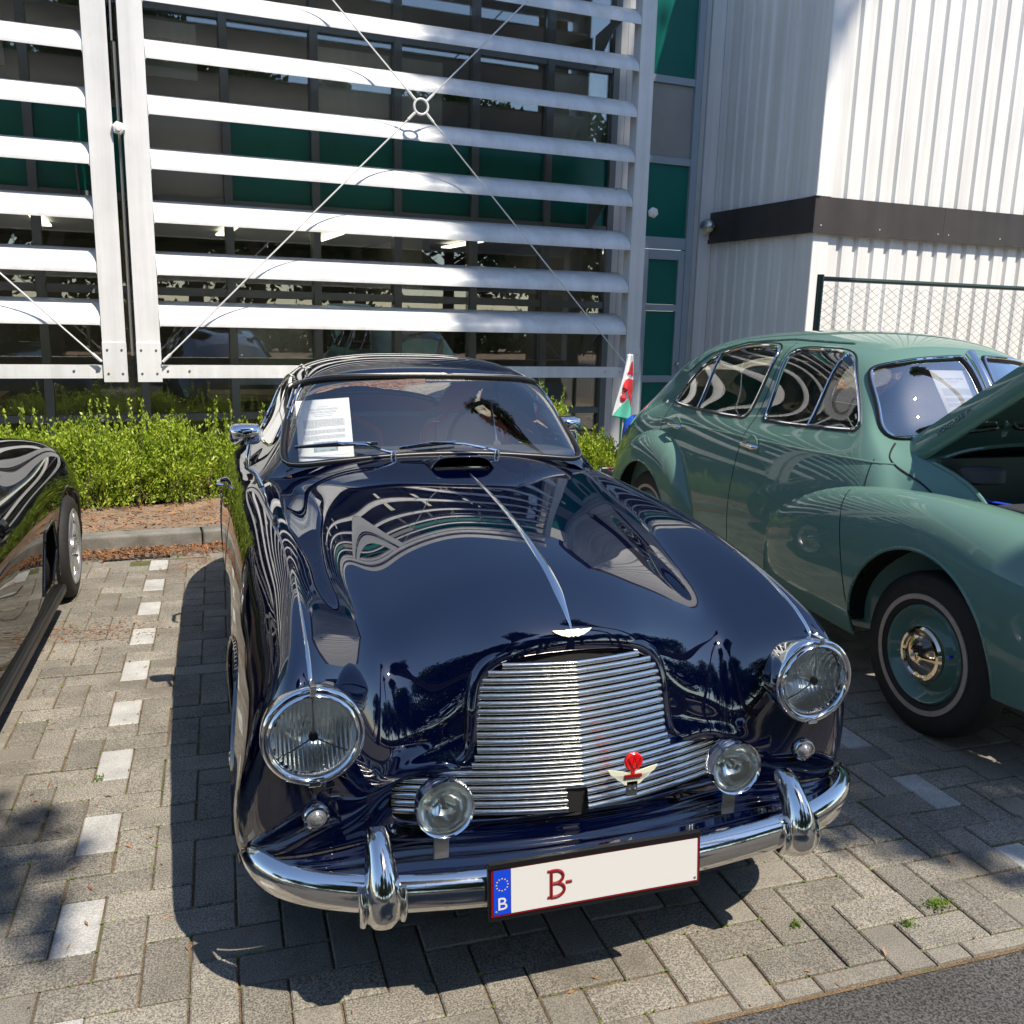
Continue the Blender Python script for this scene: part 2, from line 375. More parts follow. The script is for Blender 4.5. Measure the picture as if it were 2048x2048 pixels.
# ground
mb = MB(); mb.add([(-300, -300, -.075), (300, -300, -.075), (300, 300, -.075), (-300, 300, -.075)], [(0, 1, 2, 3)])
tag(mb.build('ground', 'soil', recalc=False), kind='structure')
mb = MB(); mb.add([(-60, -14, -.012), (60, -14, -.012), (60, 1.60, -.012), (-60, 1.60, -.012)], [(0, 1, 2, 3)])
tag(mb.build('road', 'asphalt', recalc=False), kind='structure')
PM = empty('pavement'); tag(PM, kind='structure')
mb = MB(); a, b = bp(-20, 6.45, -.0085), bp(20, 6.45, -.0085)
mb.add([(-20, 1.595, -.0085), (20, 1.595, -.0085), tuple(b), tuple(a)], [(0, 1, 2, 3)]); mb.build('joint_bed', 'joint', PM, recalc=False)
MX, MY = .1130, .1143
XO, YO = -.460, 3.1465
def paver_mesh(wx, wy, nm):
    m = MB(); j = .0026; c = .004; x0, x1, y0, y1 = j, wx-j, j, wy-j
    m.add([(x0, y0, -.04), (x1, y0, -.04), (x1, y1, -.04), (x0, y1, -.04), (x0, y0, -c), (x1, y0, -c), (x1, y1, -c), (x0, y1, -c),
           (x0+c, y0+c, 0), (x1-c, y0+c, 0), (x1-c, y1-c, 0), (x0+c, y1-c, 0)],
          [(0, 1, 5, 4), (1, 2, 6, 5), (2, 3, 7, 6), (3, 0, 4, 7), (4, 5, 9, 8), (5, 6, 10, 9), (6, 7, 11, 10), (7, 4, 8, 11), (8, 9, 10, 11)])
    me = bpy.data.meshes.new(nm); me.from_pydata(m.v, [], m.f); return me, m
HM, Hb = paver_mesh(2*MX, MY, 'paver_h'); VM, Vb = paver_mesh(MX, 2*MY, 'paver_v')
WM = VM.copy(); WM.materials.append(M['paver_white']); HM.materials.append(M['paver']); VM.materials.append(M['paver'])
def topx(x, y, z=0.):
    d = Vector((x, y, z-EYE)); q = d.dot(fw)
    return (1024+FPX*d.dot(rt)/q, 1024+FPX*d.dot(dn)/q, q) if q > .1 else (-1e4, -1e4, q)
cand = []; rest = MB(); rng = random.Random(3)
for i in range(-34, 74):
    for j in range(-22, 32):
        k = (i+j+2) % 4
        if k not in (0, 2): continue
        hz = k == 0; x, y = XO+i*MX, YO+j*MY; wx, wy = (2*MX, MY) if hz else (MX, 2*MY)
        cx, cy = x+wx/2, y+wy/2
        if y+wy < 1.63 or Vector((cx, cy, 0)).dot(ND) > 6.13: continue
        px, py, q = topx(cx, cy)
        white = (not hz) and (i == 0 or (i in (24, 25) and (i+j+2) % 4 == 2 and (i == 24)) )
        vis = 0 < px < 2048 and 0 < py < 2048
        under = (-.02 < cx < 1.6 and cy > 1.95) or (cx > 2.62 and cy > 2.2) or (cx < -.85 and cy > 2.6)
        cand.append((0 if (vis and (not under or white)) else 1, cy if vis else 99, x, y, hz, white))
cand.sort(key=lambda c: (c[0], c[1]))
for n_, (a_, b_, x, y, hz, white) in enumerate(cand):
    dz = rng.uniform(-.0035, .0025); rx, ry = rng.uniform(-.006, .006), rng.uniform(-.006, .006)
    if (n_ < 299 or (white and a_ == 0)) and y > 1.60:
        o = bpy.data.objects.new('paver', WM if white else (HM if hz else VM)); COL.objects.link(o); o.parent = PM
        o.location = (x+rng.uniform(-.0015, .0015), y+rng.uniform(-.0015, .0015), dz); o.rotation_euler = (rx, ry, rng.uniform(-.006, .006))
        if white: o.name = 'white_paver'
    else:
        B = Hb if hz else Vb; rest.m = 1 if white else 0
        rest.add([(x+vx, max(y+vy, 1.605), vz+dz+rx*vy-ry*vx) for vx, vy, vz in B.v], B.f)
tag(rest.build('far_pavers', ['paver_stuff', 'paver_white'], PM, recalc=False), kind='stuff')
# gutter course and kerb
GT = empty('gutter_strip'); tag(GT, kind='structure')
for k in range(44):
    m = MB(); u = -3.6+k*.225; m.box(u+.004, u+.221, 6.17, 6.435, -.05, -.004+rng.uniform(-.003, .002))
    m.build('gutter_stone', 'paver', GT, bevel=.004, xf=BX)
KB = empty('kerb'); tag(KB, kind='structure')
for k in range(15):
    m = MB(); u = -5.6+k*1.0; m.box(u+.004, u+.996, 6.45, 6.60, -.1, .105); o = m.build('kerb_stone', 'kerb', KB, xf=BX); 
    md = o.modifiers.new('Bevel', 'BEVEL'); md.width = .018; md.segments = 3; md.limit_method = 'ANGLE'
# drain grate
DG = empty('drain_grate', bp(-.02, 6.30, .0), BROT); tag(DG, 'dark iron drain grate half buried in orange leaf litter by the kerb', 'drain grate')
m = MB(); m.box(-.2, .2, -.11, -.09, -.02, .006); m.box(-.2, .2, .09, .11, -.02, .006); m.box(-.2, -.18, -.09, .09, -.02, .006); m.box(.18, .2, -.09, .09, -.02, .006); m.build('rim', 'tyre', DG)
for k in range(7):
    m = MB(); m.box(-.155+k*.046, -.135+k*.046, -.09, .09, -.02, .004); m.build('bar', 'tyre', DG)
# soil bed (uneven)
nu, nv = 90, 30; us = np.linspace(-8, 14, nu); ds = np.linspace(6.60, 8.93, nv); P = np.zeros((nu, nv, 3))
for i, u in enumerate(us):
    for j, d in enumerate(ds):
        p = bp(u, d, .085+.018*sin(u*5+d*3)+.012*sin(u*13-d*11)+rng.uniform(-.006, .006)); P[i, j] = p
m = MB(); m.grid(P); tag(m.build('soil_bed', 'soil', smooth=True), kind='structure')
# litter: orange needles in the gutter, over soil and pavers
def slivers(n, fn, L, W, z): 
    C = np.array([fn() for _ in range(n)]); C[:, 2] += z; a = RNG.random(n)*2*pi; d = np.stack([np.cos(a), np.sin(a), RNG.normal(0, .25, n)], 1)
    s = np.stack([-np.sin(a), np.cos(a), RNG.normal(0, .2, n)], 1); l = (L*(.5+RNG.random(n)))[:, None]; ww = (W*(.5+RNG.random(n)))[:, None]
    return np.stack([C-d*l/2, C+s*ww/2, C+d*l/2, C-s*ww/2], 1)
R = random.Random(5)
def gut():
    u = R.uniform(-2.2, 4.5); return bp(u, min(6.44, max(6.1, R.gauss(6.33, .07))), R.uniform(0, .02))
q1 = slivers(9000, gut, .035, .008, .006)
q2 = slivers(2200, lambda: bp(R.uniform(-2.5, 4.5), R.uniform(6.62, 7.4), .11), .05, .014, .006)
def onp():
    u = R.random()
    if u < .3: return (R.gauss(-.62, .16), R.gauss(4.75, .10), 0)
    if u < .5: return (R.gauss(-.15, .12), R.gauss(5.95, .12), 0)
    if u < .7: return (R.uniform(-1.4, .1), R.uniform(5.3, 6.2), 0)
    return (R.uniform(-1.2, 2.6), R.uniform(1.6, 4.5), 0)
q3 = slivers(1500, onp, .022, .005, .004)
tag(raw_quads('leaf_litter', np.concatenate([q1, q2, q3]), 'litter'), kind='stuff')
# moss and weeds in the joints
def joint():
    i = R.randrange(-8, 30); j = R.randrange(-13, 25)
    return (XO+i*MX+R.gauss(0, .002) + (0 if R.random() < .5 else R.random()*MX), YO+j*MY+R.gauss(0, .002), -.003)
q4 = slivers(5200, joint, .012, .006, .0)
tag(raw_quads('joint_moss', q4, 'grassm'), kind='stuff')
for nm, (x, y, n, r) in {'a': (1.86, 1.80, 110, .028), 'b': (1.72, 1.75, 50, .014), 'd': (1.42, 1.83, 30, .011), 'g': (-.44, 3.15, 20, .008)}.items():
    C = np.stack([RNG.normal(x, r*.7, n), RNG.normal(y, r*.5, n), RNG.random(n)*.018], 1)
    lab = {'a': 'largest green weed tuft in the paving at lower right', 'b': 'weed tuft between pavers just left of the largest tuft', 'c': 'pale weed sprig in the paving right of the chrome bumper', 'd': 'weed tuft in the long joint below the bumper shadow', 'e': 'weed tuft nearest the asphalt edge', 'f': 'tiny moss tuft beside the navy car front wheel', 'g': 'tiny tuft at the corner of a white paver', 'h': 'small sprig in a joint below the overrider'}[nm]
    tag(raw_quads('weed_tuft', leaves(C, .016, .005, .9), 'grassm'), lab, 'weed', 'weeds in the paving joints')

# ------------------------------------------------------------------ glazed building
GB = empty('office_building', bp(2, 9, 0)); tag(GB, 'glazed office building with grey window frames and teal panels behind white louvres', 'building')
GB.location = (0, 0, 0)
DGL = 8.95
def bbox(name, m_, u0, u1, d0, d1, z0, z1, parent=GB, bev=0.):
    m = MB(); m.box(u0, u1, d0, d1, z0, z1); return m.build(name, m_, parent, xf=BX, bevel=bev)
mull = [.908-.78*k for k in range(11, 0, -1)]+[.908, 1.688, 2.467, 3.245, 4.03, 4.76]
H0 = [0.10, 1.74, 2.52, 3.27, 4.09, 5.35, 6.0]
for i, u in enumerate(mull):
    bbox('mullion', 'frame', u-.035, u+.035, DGL-.06, DGL+.10, .1, 5.35)
for a, b in zip(mull[:-1], mull[1:]):
    a2, b2 = a+.037, b-.037; k = mull.index(a)
    for z, h in ((.62, .03), (1.74, .035), (2.52, .03), (3.27, .03), (4.09, .045)):
        bbox('transom', 'frame', a2, b2, DGL-.045, DGL+.08, z-h, z+h)
    for z0, z1, kind in ((.10, .59, 'g'), (.65, 1.705, 'g'), (1.775, 2.49, 'g'), (2.55, 3.24, 'p'), (3.30, 4.045, 'g'), (4.135, 5.33, 'g')):
        if kind == 'p':
            grey = k in (11-1, 11-7)   # grey instead of teal at the bay edge
            bbox('panel', 'greyp' if grey else 'tealshade', a2, b2, DGL+.0, DGL+.03, z0, z1)
        else: bbox('window_pane', 'pane', a2, b2, DGL+.0, DGL+.012, z0, z1)
# parapet band of teal and grey panels above and the white cornice
for a, b in zip(mull[:-1], mull[1:]):
    k = mull.index(a); bbox('parapet_panel', 'greyp' if k in (10, 4) else 'teal', a+.012, b-.012, DGL-.03, DGL+.02, 5.36, 5.98)
bbox('cornice', 'white', -7.7, 4.9, DGL-.30, DGL+.4, 6.0, 6.22); bbox('cornice', 'white', -7.72, 4.92, DGL-.36, DGL+.4, 6.25, 6.42)
bbox('plinth', 'kerb', -7.7, 4.76, DGL-.02, DGL+.12, -.05, .10)
# rooms behind the glass
for z in (.08, 2.53, 5.34): bbox('floor_slab', 'greyp', -7.6, 5.9, DGL+.13, DGL+5, z-.06 if z > 1 else -.04, z if z < 1 else z+.7)
bbox('back_wall', 'greyp', -7.6, 5.9, DGL+4.9, DGL+5.0, 0, 6); bbox('side_wall', 'greyp', -7.7, -7.6, DGL+.1, DGL+5, 0, 6); bbox('side_wall', 'greyp', 4.72, 4.8, DGL+.14, DGL+5, 0, 6)
bbox('room_partition', 'cream', -.05, .05, DGL+1.4, DGL+4.9, .08, 2.45); bbox('room_partition', 'greyp', 3.0, 3.08, DGL+.9, DGL+4.9, .08, 2.45)
for u in (1.2, 2.1, 3.6, -1.4): bbox('desk', 'cream', u-.45, u+.3, DGL+.6, DGL+1.3, .7, .76)
for u, z, h in [(u_, z_, 1) for u_ in (-5.5, -4, -2.5, -.8, 1.0, 2.1, 3.7) for z_ in (2.42, 5.28)]:
    m = MB(); m.box(u, u+.12, DGL+1.2, DGL+2.4, z, z+.02); m.build('ceiling_light', 'lit', GB, xf=BX)
for (u0, u1, z0, z1) in ((.27, .70, 3.55, 4.0), (1.74, 2.42, 3.36, 3.96), (2.52, 2.95, 3.36, 3.96), (4.1, 4.7, 3.32, 4.02), (-1.2, -.8, 3.5, 4.0), (.95, 1.65, .9, 1.5)):
    m = MB(); m.box(u0, u1, DGL+.10, DGL+.125, z0, z1)
    o = m.build('notice_board', 'white2', GB, xf=BX)
    if u0 < .3 and u0 > 0:
        text_obj('board_lettering', 'UYTTENDAELE', 'ink', .075, bp(.50, DGL+.097, 3.83), UD, ZD, GB, sx=.8)
        for t_, z_ in (('SCHRIJNWERK', 3.75), ('INTERIEUR', 3.71)): text_obj('board_lettering', t_, 'ink', .03, bp(.47, DGL+.097, z_), UD, ZD, GB)
# white end jamb + teal side strip to the right of the last window
bbox('jamb_panel', 'white', 4.80, 4.875, DGL-.05, DGL+.05, .0, 5.35); bbox('jamb_panel', 'white', 4.885, 5.0, DGL-.04, DGL+.05, .0, 5.35)
bbox('corner_panel', 'teal', 5.005, 5.13, DGL+.0, DGL+.04, 0, 5.35)
# teal door bay
for u0, u1 in ((5.13, 5.20), (5.72, 5.80)): bbox('door_bay_post', 'bluegrey', u0, u1, DGL-.04, DGL+.06, 0, 5.35)
for z0, z1 in ((2.36, 2.48), (3.23, 3.30), (4.03, 4.10)): bbox('door_bay_rail', 'bluegrey', 5.202, 5.718, DGL-.03, DGL+.05, z0, z1)
bbox('panel', 'tealshade', 5.202, 5.718, DGL, DGL+.03, 2.482, 3.228); bbox('panel', 'greyp', 5.202, 5.718, DGL, DGL+.03, 3.302, 4.028); bbox('panel', 'tealshade', 5.202, 5.718, DGL, DGL+.03, 4.102, 5.35)
DR = GB
m = MB()
for (u0, u1, z0, z1) in ((5.205, 5.26, .02, 2.35), (5.64, 5.715, .02, 2.35), (5.262, 5.638, 2.25, 2.35), (5.262, 5.638, 1.70, 1.77), (5.262, 5.638, .92, .99), (5.262, 5.638, .02, .12)):
    m.box(u0, u1, DGL-.035, DGL+.02, z0, z1)
dr = m.build('door', 'bluegrey', GB, xf=BX)
for z0, z1 in ((.122, .918), (.992, 1.698), (1.772, 2.248)): bbox('door_panel', 'tealshade', 5.262, 5.638, DGL-.01, DGL+.01, z0, z1, dr)
m = MB(); c = bp(5.675, DGL-.075, 1.13); m.lathe([(.001, .03), (.02, .026), (.026, .01), (.02, -.005), (.009, -.01), (.009, -.04)], c, -ND, 20); m.build('door_knob', 'chrome', dr, smooth=True)
m = MB(); m.box(5.668, 5.682, DGL-.042, DGL-.034, .98, 1.04); m.build('keyhole_plate', 'steel', dr, xf=BX)
bbox('wall_above', 'white2', 5.13, 5.8, DGL-.02, DGL+.1, 5.36, 6.0)

# ------------------------------------------------------------------ louvre screens
prof = []
for t in np.linspace(0, 1, 13): a = t*pi/2; prof.append((.36*(1-cos(a))+.0, .195*sin(a)))
prof = [(.0, -.012)]+[(d, z) for d, z in prof]
inner = [(d+.022, z-.026) for d, z in reversed(prof[2:])]
louv = prof+inner
def louvre(u0, u1, z, parent):
    m = MB(); n = len(louv); DF = 8.20
    a = [(u0, DF+d, z+h) for d, h in louv]; b = [(u1, DF+d, z+h) for d, h in louv]
    fs = [(i, i+n, (i+1) % n+n, (i+1) % n) for i in range(n)]
    m.add(a+b, fs+[tuple(range(n)), tuple(range(2*n-1, n-1, -1))])
    o = m.build('louvre', 'white', parent, smooth=True, ang=30, xf=BX)
    for u in (u0-.004, u1):     # end plates
        k = MB(); e = [(.0, -.02), (.0, .0)]+[(.36*(1-cos(t*pi/2)), .005+.195*sin(t*pi/2)) for t in np.linspace(.05, 1, 9)]+[(.39, .19), (.39, .16), (.05, -.02)]
        nn = len(e); k.add([(u, DF+d, z+h) for d, h in e]+[(u+.004, DF+d, z+h) for d, h in e], [tuple(range(nn)), tuple(range(2*nn-1, nn-1, -1))]+[(i, i+nn, (i+1) % nn+nn, (i+1) % nn) for i in range(nn)])
        k.build('end_plate', 'white', o, xf=BX)
    return o
def bolt(u, d, z, parent):
    m = MB(); m.lathe([(.001, .006), (.009, .005), (.011, 0)], bp(u, d, z), -ND, 8); return m.build('bolt', 'steel', parent)
def screen(u0, u1, cl, cr, label):
    """cl, cr: (a,b) extents of the left / right column"""
    S = empty('louvre_screen'); tag(S, label, 'sun screen', 'white louvre screens in front of the windows')
    for a, b in (cl, cr):
        m = MB(); m.box(a, b, 8.20, 8.212, 1.03, 5.62); m.box(a, a+.012, 8.2125, 8.34, 1.03, 5.62); m.box(b-.012, b, 8.2125, 8.34, 1.03, 5.62)
        c_ = m.build('column', 'white', S, xf=BX, bevel=.003)
        m = MB(); m.box(a-.002, b+.002, 8.190, 8.1985, .99, 1.31); m.build('base_plate', 'white', c_, xf=BX, bevel=.002)
        for z in (1.06, 1.25):
            for u in (a+.035, b-.035): bolt(u, 8.19, z, c_)
    m = MB(); m.box(cl[1]+.003, cr[0]-.003, 8.215, 8.30, 1.02, 1.035); m.box(cl[1]+.003, cr[0]-.003, 8.215, 8.225, 1.0355, 1.125); m.box(cl[1]+.003, cr[0]-.003, 8.2255, 8.30, 1.115, 1.125)
    bm_ = m.build('bottom_beam', 'white', S, xf=BX)
    for u in (cl[1]+.05, cl[1]+.22, cr[0]-.05, cr[0]-.22): bolt(u, 8.213, 1.08, bm_)
    m = MB(); m.box(cl[1]+.003, cr[0]-.003, 8.215, 8.30, 5.50, 5.61); m.build('top_beam', 'white', S, xf=BX)
    for k in range(10): louvre(cl[1]+.008, cr[0]-.008, 1.458+k*.4085, S)
    # tension cross with ring
    uc = (cl[1]+cr[0])/2; zc = 3.335; dd = 8.075; m = MB()
    m.tube([bp(uc+.062*cos(t), dd, zc+.062*sin(t)) for t in np.linspace(0, 2*pi, 33)[:-1]], .011, 10, closed=True, caps=False); m.build('tension_ring', 'white', S, smooth=True)
    for su, sz in ((-1, -1), (1, -1), (-1, 1), (1, 1)):
        e = Vector(((cr[0]-cl[1])/2*su, 0, 2.19*sz)); L = e.length; e.normalize()
        p0 = bp(uc+e.x*.07, dd, zc+e.z*.07); p1 = bp(uc+e.x*L*.995, 8.17, zc+e.z*L*.995); m = MB()
        m.tube([p0, p0+(p1-p0)*.03], .012, 8); m.tube([p0+(p1-p0)*.0301, p1], .0065, 8)
        m.build('tension_rod', 'white', S, smooth=True)
        c2 = MB(); c2.tube([p1-(p1-p0)*.03, p1], .012, 8); c2.build('rod_clevis', 'white', S, smooth=True)
    # brackets back to the facade
    for uu in (cl[1]-.05, cr[0]-.12):
        for z in (1.5, 2.75, 4.35):
            m = MB(); pts = [(8.55, z-.02), (8.92, z-.30), (8.92, z+.02), (8.34, z+.10), (8.34, z+.02)]; n = len(pts)
            m.add([(uu, d, h) for d, h in pts]+[(uu+.012, d, h) for d, h in pts], [tuple(range(n)), tuple(range(2*n-1, n-1, -1))]+[(i, i+n, (i+1) % n+n, (i+1) % n) for i in range(n)])
            m.build('bracket', 'frame', S, xf=BX)
    return S
S1 = screen(.25, 4.63, (.065, .250), (4.632, 4.790), 'white louvre screen with wire cross and ring behind the navy car')
S2 = screen(-4.58, -.19, (-4.76, -4.575), (-.19, -.012), 'white louvre screen cut off by the left edge above the black car')
for (u, z, lab) in ((.03, 2.95, 'small white junction box between the two tall white columns'), (4.85, 2.63, 'small white junction box on the right edge of the louvre screen')):
    J = empty('junction_box', bp(u, 8.20, z), BROT); tag(J, lab, 'junction box')
    m = MB(); m.lathe([(.001, .05), (.040, .048), (.050, .036), (.050, 0), (.042, -.002)], (0, 0, 0), (0, -1, 0), 6); m.build('housing', 'white', J)
    m = MB(); m.lathe([(.001, .058), (.024, .056), (.026, .0501)], (0, 0, 0), (0, -1, 0), 16); m.build('cap', 'white', J, smooth=True)
CD = MB(); CD.tube([bp(.035, 8.30, 1.2), bp(.035, 8.30, 3.6)], .012, 8); CD.tube([bp(.02, 8.28, 3.6), bp(.035, 8.28, 5.4)], .008, 6)
tag(CD.build('cable_conduit', 'steel', smooth=True), 'thin grey cable conduit running down the gap between the white columns', 'conduit')

# ------------------------------------------------------------------ corrugated hall
CH = empty('corrugated_hall'); tag(CH, 'white corrugated metal hall with a dark brown band at right', 'building')
def corr(name, p0, dirv, nrm, L, z0, z1, pitch, depth, rib, parent, m_='white2'):
    """trapezoid profiled sheet: dirv along wall, nrm outward"""
    pts = []; n = int(L/pitch)+1; s = 0
    for k in range(n):
        a = k*pitch
        for t, o in ((0, 0), (pitch-rib-.02, 0), (pitch-rib, -depth), (pitch-.02, -depth)):
            if a+t <= L: pts.append((a+t, o))
    pts.append((L, 0)); m = MB()
    V0 = [tuple(p0+dirv*x+nrm*y+ZD*z0) for x, y in pts]; V1 = [tuple(p0+dirv*x+nrm*y+ZD*z1) for x, y in pts]; k = len(pts)
    m.add(V0+V1, [(i, i+1, i+1+k, i+k) for i in range(k-1)])
    o = m.build(name, m_, parent, recalc=False); sol = o.modifiers.new('Solidify', 'SOLIDIFY'); sol.thickness = .004; return o
UC, DCN = 6.0, 7.185
cor = bp(UC, DCN, 0)
for i, (z0, z1) in enumerate(((.0, 2.46), (2.76, 6.3))):
    L = 8.90-DCN
    for a in np.arange(0, L, .70):
        b = min(L, a+.70); corr('side_cladding', bp(UC, DCN+.14+a if a == 0 else DCN+a, 0), ND, -UD, (b-a) - (.14 if a == 0 else 0) - .002, z0, z1, .165, .022, .055, CH)
    for a in np.arange(0, 5.8, .98):
        st = .16 if a == 0 else 0
        corr('front_cladding', bp(UC+a+st, DCN, 0), UD, -ND, .98-st-.002, z0, z1, .1955, .03, .055, CH)
for z0, z1 in ((0, 2.455), (2.765, 6.3)):
    m = MB(); t = .004; m.box(UC-.012, UC-.008, DCN-.010, DCN+.15, z0, z1); m.box(UC-.0079, UC+.17, DCN-.014, DCN-.010, z0, z1); m.build('corner_trim', 'white2', CH, xf=BX)
# backing walls
bbox('backing_wall', 'white2', UC+.04, UC+.06, DCN+.06, 8.95, 0, 6.3, CH); bbox('backing_wall', 'white2', UC+.06, UC+6, DCN+.05, DCN+.07, 0, 6.3, CH)
# brown band
m = MB(); m.box(UC-.045, UC-.035, DCN-.045, 8.93, 2.47, 2.755); m.build('band_panel', 'fascia', CH, xf=BX)
for a in np.arange(0, 5.8, 1.6):
    m = MB(); m.box(UC-.034+a, UC-.034+a+1.597, DCN-.045, DCN-.035, 2.47, 2.755); o = m.build('band_panel', 'fascia', CH, xf=BX)
    for u in (a+.04, a+.75, a+1.5):
        for z in (2.50,): bo = MB(); bo.lathe([(.001, .003), (.006, .002), (.007, 0)], bp(UC+u, DCN-.0455, z), -ND, 8); bo.build('screw', 'white', o)
m = MB(); m.box(UC-.06, UC-.046, DCN-.06, 8.96, 2.43, 2.475); m.build('band_drip_edge', 'fascia', CH, xf=BX)
m = MB(); m.box(UC-.0455, UC+5.9, DCN-.06, DCN-.046, 2.43, 2.475); m.build('band_drip_edge', 'fascia', CH, xf=BX)
m = MB(); m.box(UC-.06, UC-.002, DCN-.06, DCN-.004, 2.757, 2.762); m.build('band_cap', 'bluegrey', CH, xf=BX)
# dark roof edge
bbox('roof_edge', 'fascia', UC-.06, UC+6.1, DCN-.07, 9.5, 6.305, 6.75, CH)
# pilaster
PL = empty('pilaster'); tag(PL, 'white pilaster between the teal door bay and the corrugated hall', 'pilaster')
bbox('shaft', 'white2', 5.805, 5.99, DGL-.12, DGL+.1, 0, 6.3, PL, .004); bbox('edge_strip', 'bluegrey', 5.803, 5.815, DGL-.135, DGL-.122, 0, 6.3, PL)
# bulkhead lamp
LP = empty('wall_lamp', bp(5.90, DGL-.125, 2.60), BROT); tag(LP, 'grey eyelid bulkhead lamp on the white pilaster at the end of the brown band', 'lamp')
m = MB(); m.lathe([(.001, .02), (.07, .02), (.085, .0)], (0, 0, 0), (0, -1, 0), 24); m.build('back_plate', 'white', LP, smooth=True)
m = MB(); m.lathe([(.001, .11), (.03, .105), (.055, .08), (.062, .021)], (0, 0, 0), (0, -1, 0), 24); m.build('globe', 'ivory', LP, smooth=True)
m = MB()
P = np.array([[(.088*sin(b)*cos(a)*1.0, -.021-.12*cos(b), .088*sin(b)*sin(a)) for a in np.linspace(-.15, pi+.15, 25)] for b in np.linspace(0.15, pi/2, 10)]); m.grid(P)
o = m.build('hood', 'steel', LP, smooth=True); sol = o.modifiers.new('Solidify', 'SOLIDIFY'); sol.thickness = .004

# ------------------------------------------------------------------ chain-link fence
FE = empty('chain_link_fence'); tag(FE, 'dark green framed chain-link fence in front of the white corrugated wall', 'fence')
DF = DCN-.60
for u in (6.09-.47, 6.09-.47+3.0, 6.09-.47+6):
    m = MB(); m.tube([bp(u, DF, 0), bp(u, DF, 2.02)], .03, 10); p_ = m.build('post', 'fencegreen', FE, smooth=True)
m = MB(); m.tube([bp(5.64, DF, 1.985), bp(11.5, DF, 1.985)], .021, 8); m.build('top_rail', 'fencegreen', FE, smooth=True)
m = MB(); U0, U1, Z0, Z1, pz = 5.66, 9.6, .1, 1.965, .058
def wire(pts, off):
    base = len(m.v); r = .0026
    vs = []; 
    for (u, z, o) in pts:
        for k in range(3): a = 2*pi*k/3; vs.append(tuple(bp(u+r*cos(a), DF+off+o+r*sin(a), z)))
    n = len(pts); m.add(vs, [(i*3+k, (i+1)*3+k, (i+1)*3+(k+1) % 3, i*3+(k+1) % 3) for i in range(n-1) for k in range(3)])
nw = int((U1-U0)/pz)
for k in range(nw):            # zig-zag wires, each woven into its neighbour
    pts = []; z = Z0; s = 0
    while z < Z1: pts.append((U0+k*pz+(pz*.52 if (s+k) % 2 else -pz*.52), z, .002 if (s+k) % 2 else -.002)); z += pz*.62; s += 1
    wire(pts, 0)
tag(m.build('wire_mesh', 'wire', FE, recalc=False), kind='stuff')

# ------------------------------------------------------------------ shrubs
def shrub(u, d, r, h, n, seed, label, shoots=14):
    h = h*.84; n = int(n*1.25); shoots = 9
    g = np.random.default_rng(seed); T = empty('shrub', bp(u, d, .08)); tag(T, label, 'shrub', 'low green shrubs along the building')
    o0 = np.array(T.location)
    # many arching stems; leaves cluster along them
    C = []; D = []; S = MB()
    for k in range(int(n)):
        a = g.random()*2*pi; lean = g.random()**.7; b = np.array([g.normal(0, r*.35), g.normal(0, r*.22), 0.])
        tipv = np.array([cos(a)*r*lean, sin(a)*r*.62*lean, h*(1.0-.55*lean**2)*g.uniform(.72, 1.06)]); L = 13
        t = np.linspace(.08, 1, L)[:, None]; path = b*(1-t)+(b*.5+tipv)*t + np.array([0, 0, .10*h])*np.sin(t*pi)
        for q in range(3): C.append(path+g.normal(0, .014, path.shape)); D.append(np.tile(tipv/np.linalg.norm(tipv), (L, 1)))
        if k % 6 == 0: S.tube([tuple(b), tuple(b*.6+tipv*.5+np.array([0, 0, .08*h])), tuple(b*.5+tipv)], [.005, .0035, .0015], 4, caps=False)
    for k in range(shoots):   # long upright shoots
        x, y = g.normal(0, r*.5), g.normal(0, r*.25); hh = h*g.uniform(1.02, 1.24); lx = g.normal(0, .09); L = 26
        t = np.linspace(.55, 1, L)[:, None]; path = np.array([x, y, 0])+np.array([lx, g.normal(0, .05), hh])*t
        for q in range(2): C.append(path+g.normal(0, .009, path.shape)); D.append(np.tile([lx, 0, hh], (L, 1))/hh)
        S.tube([(x, y, 0), (x+lx, y, hh)], [.004, .001], 4, caps=False)
    C = np.concatenate(C); D = np.concatenate(D)
    q = leaves(C, .030, .013, .15, g, dirs=D*.6)
    S.build('stems', 'bark', T, recalc=False); raw_quads('foliage', q, 'leaf', T)
SHR = [(-1.55, 7.55, .50, .72, 430, 'leafy green shrub behind the black car at the left edge'), (-.92, 7.62, .46, .74, 430, 'leafy green shrub nearest the black car wheel, left of the tallest bush'),
       (-.36, 7.58, .48, .80, 470, 'bright green shrub with the tallest shoots under the wide louvre screen'), (.22, 7.72, .46, .80, 450, 'bright green shrub just left of the navy car door mirror'),
       (.85, 7.8, .45, .70, 300, 'green shrub hidden behind the navy car windscreen at left'), (1.6, 7.8, .46, .68, 260, 'green shrub hidden behind the middle of the navy car'), (2.35, 7.8, .46, .68, 300, 'green shrub behind the navy car roof at right'),
       (2.98, 7.45, .50, .98, 560, 'lush green shrub just right of the navy car windscreen'), (3.42, 7.62, .46, .95, 520, 'green shrub right behind the dragon flag'), (3.95, 7.5, .36, .55, 260, 'small green shrub hidden behind the green car tail')]
for k, (u, d, r, h, n, lab) in enumerate(SHR): shrub(u, d, r, h, n, 40+k, lab)

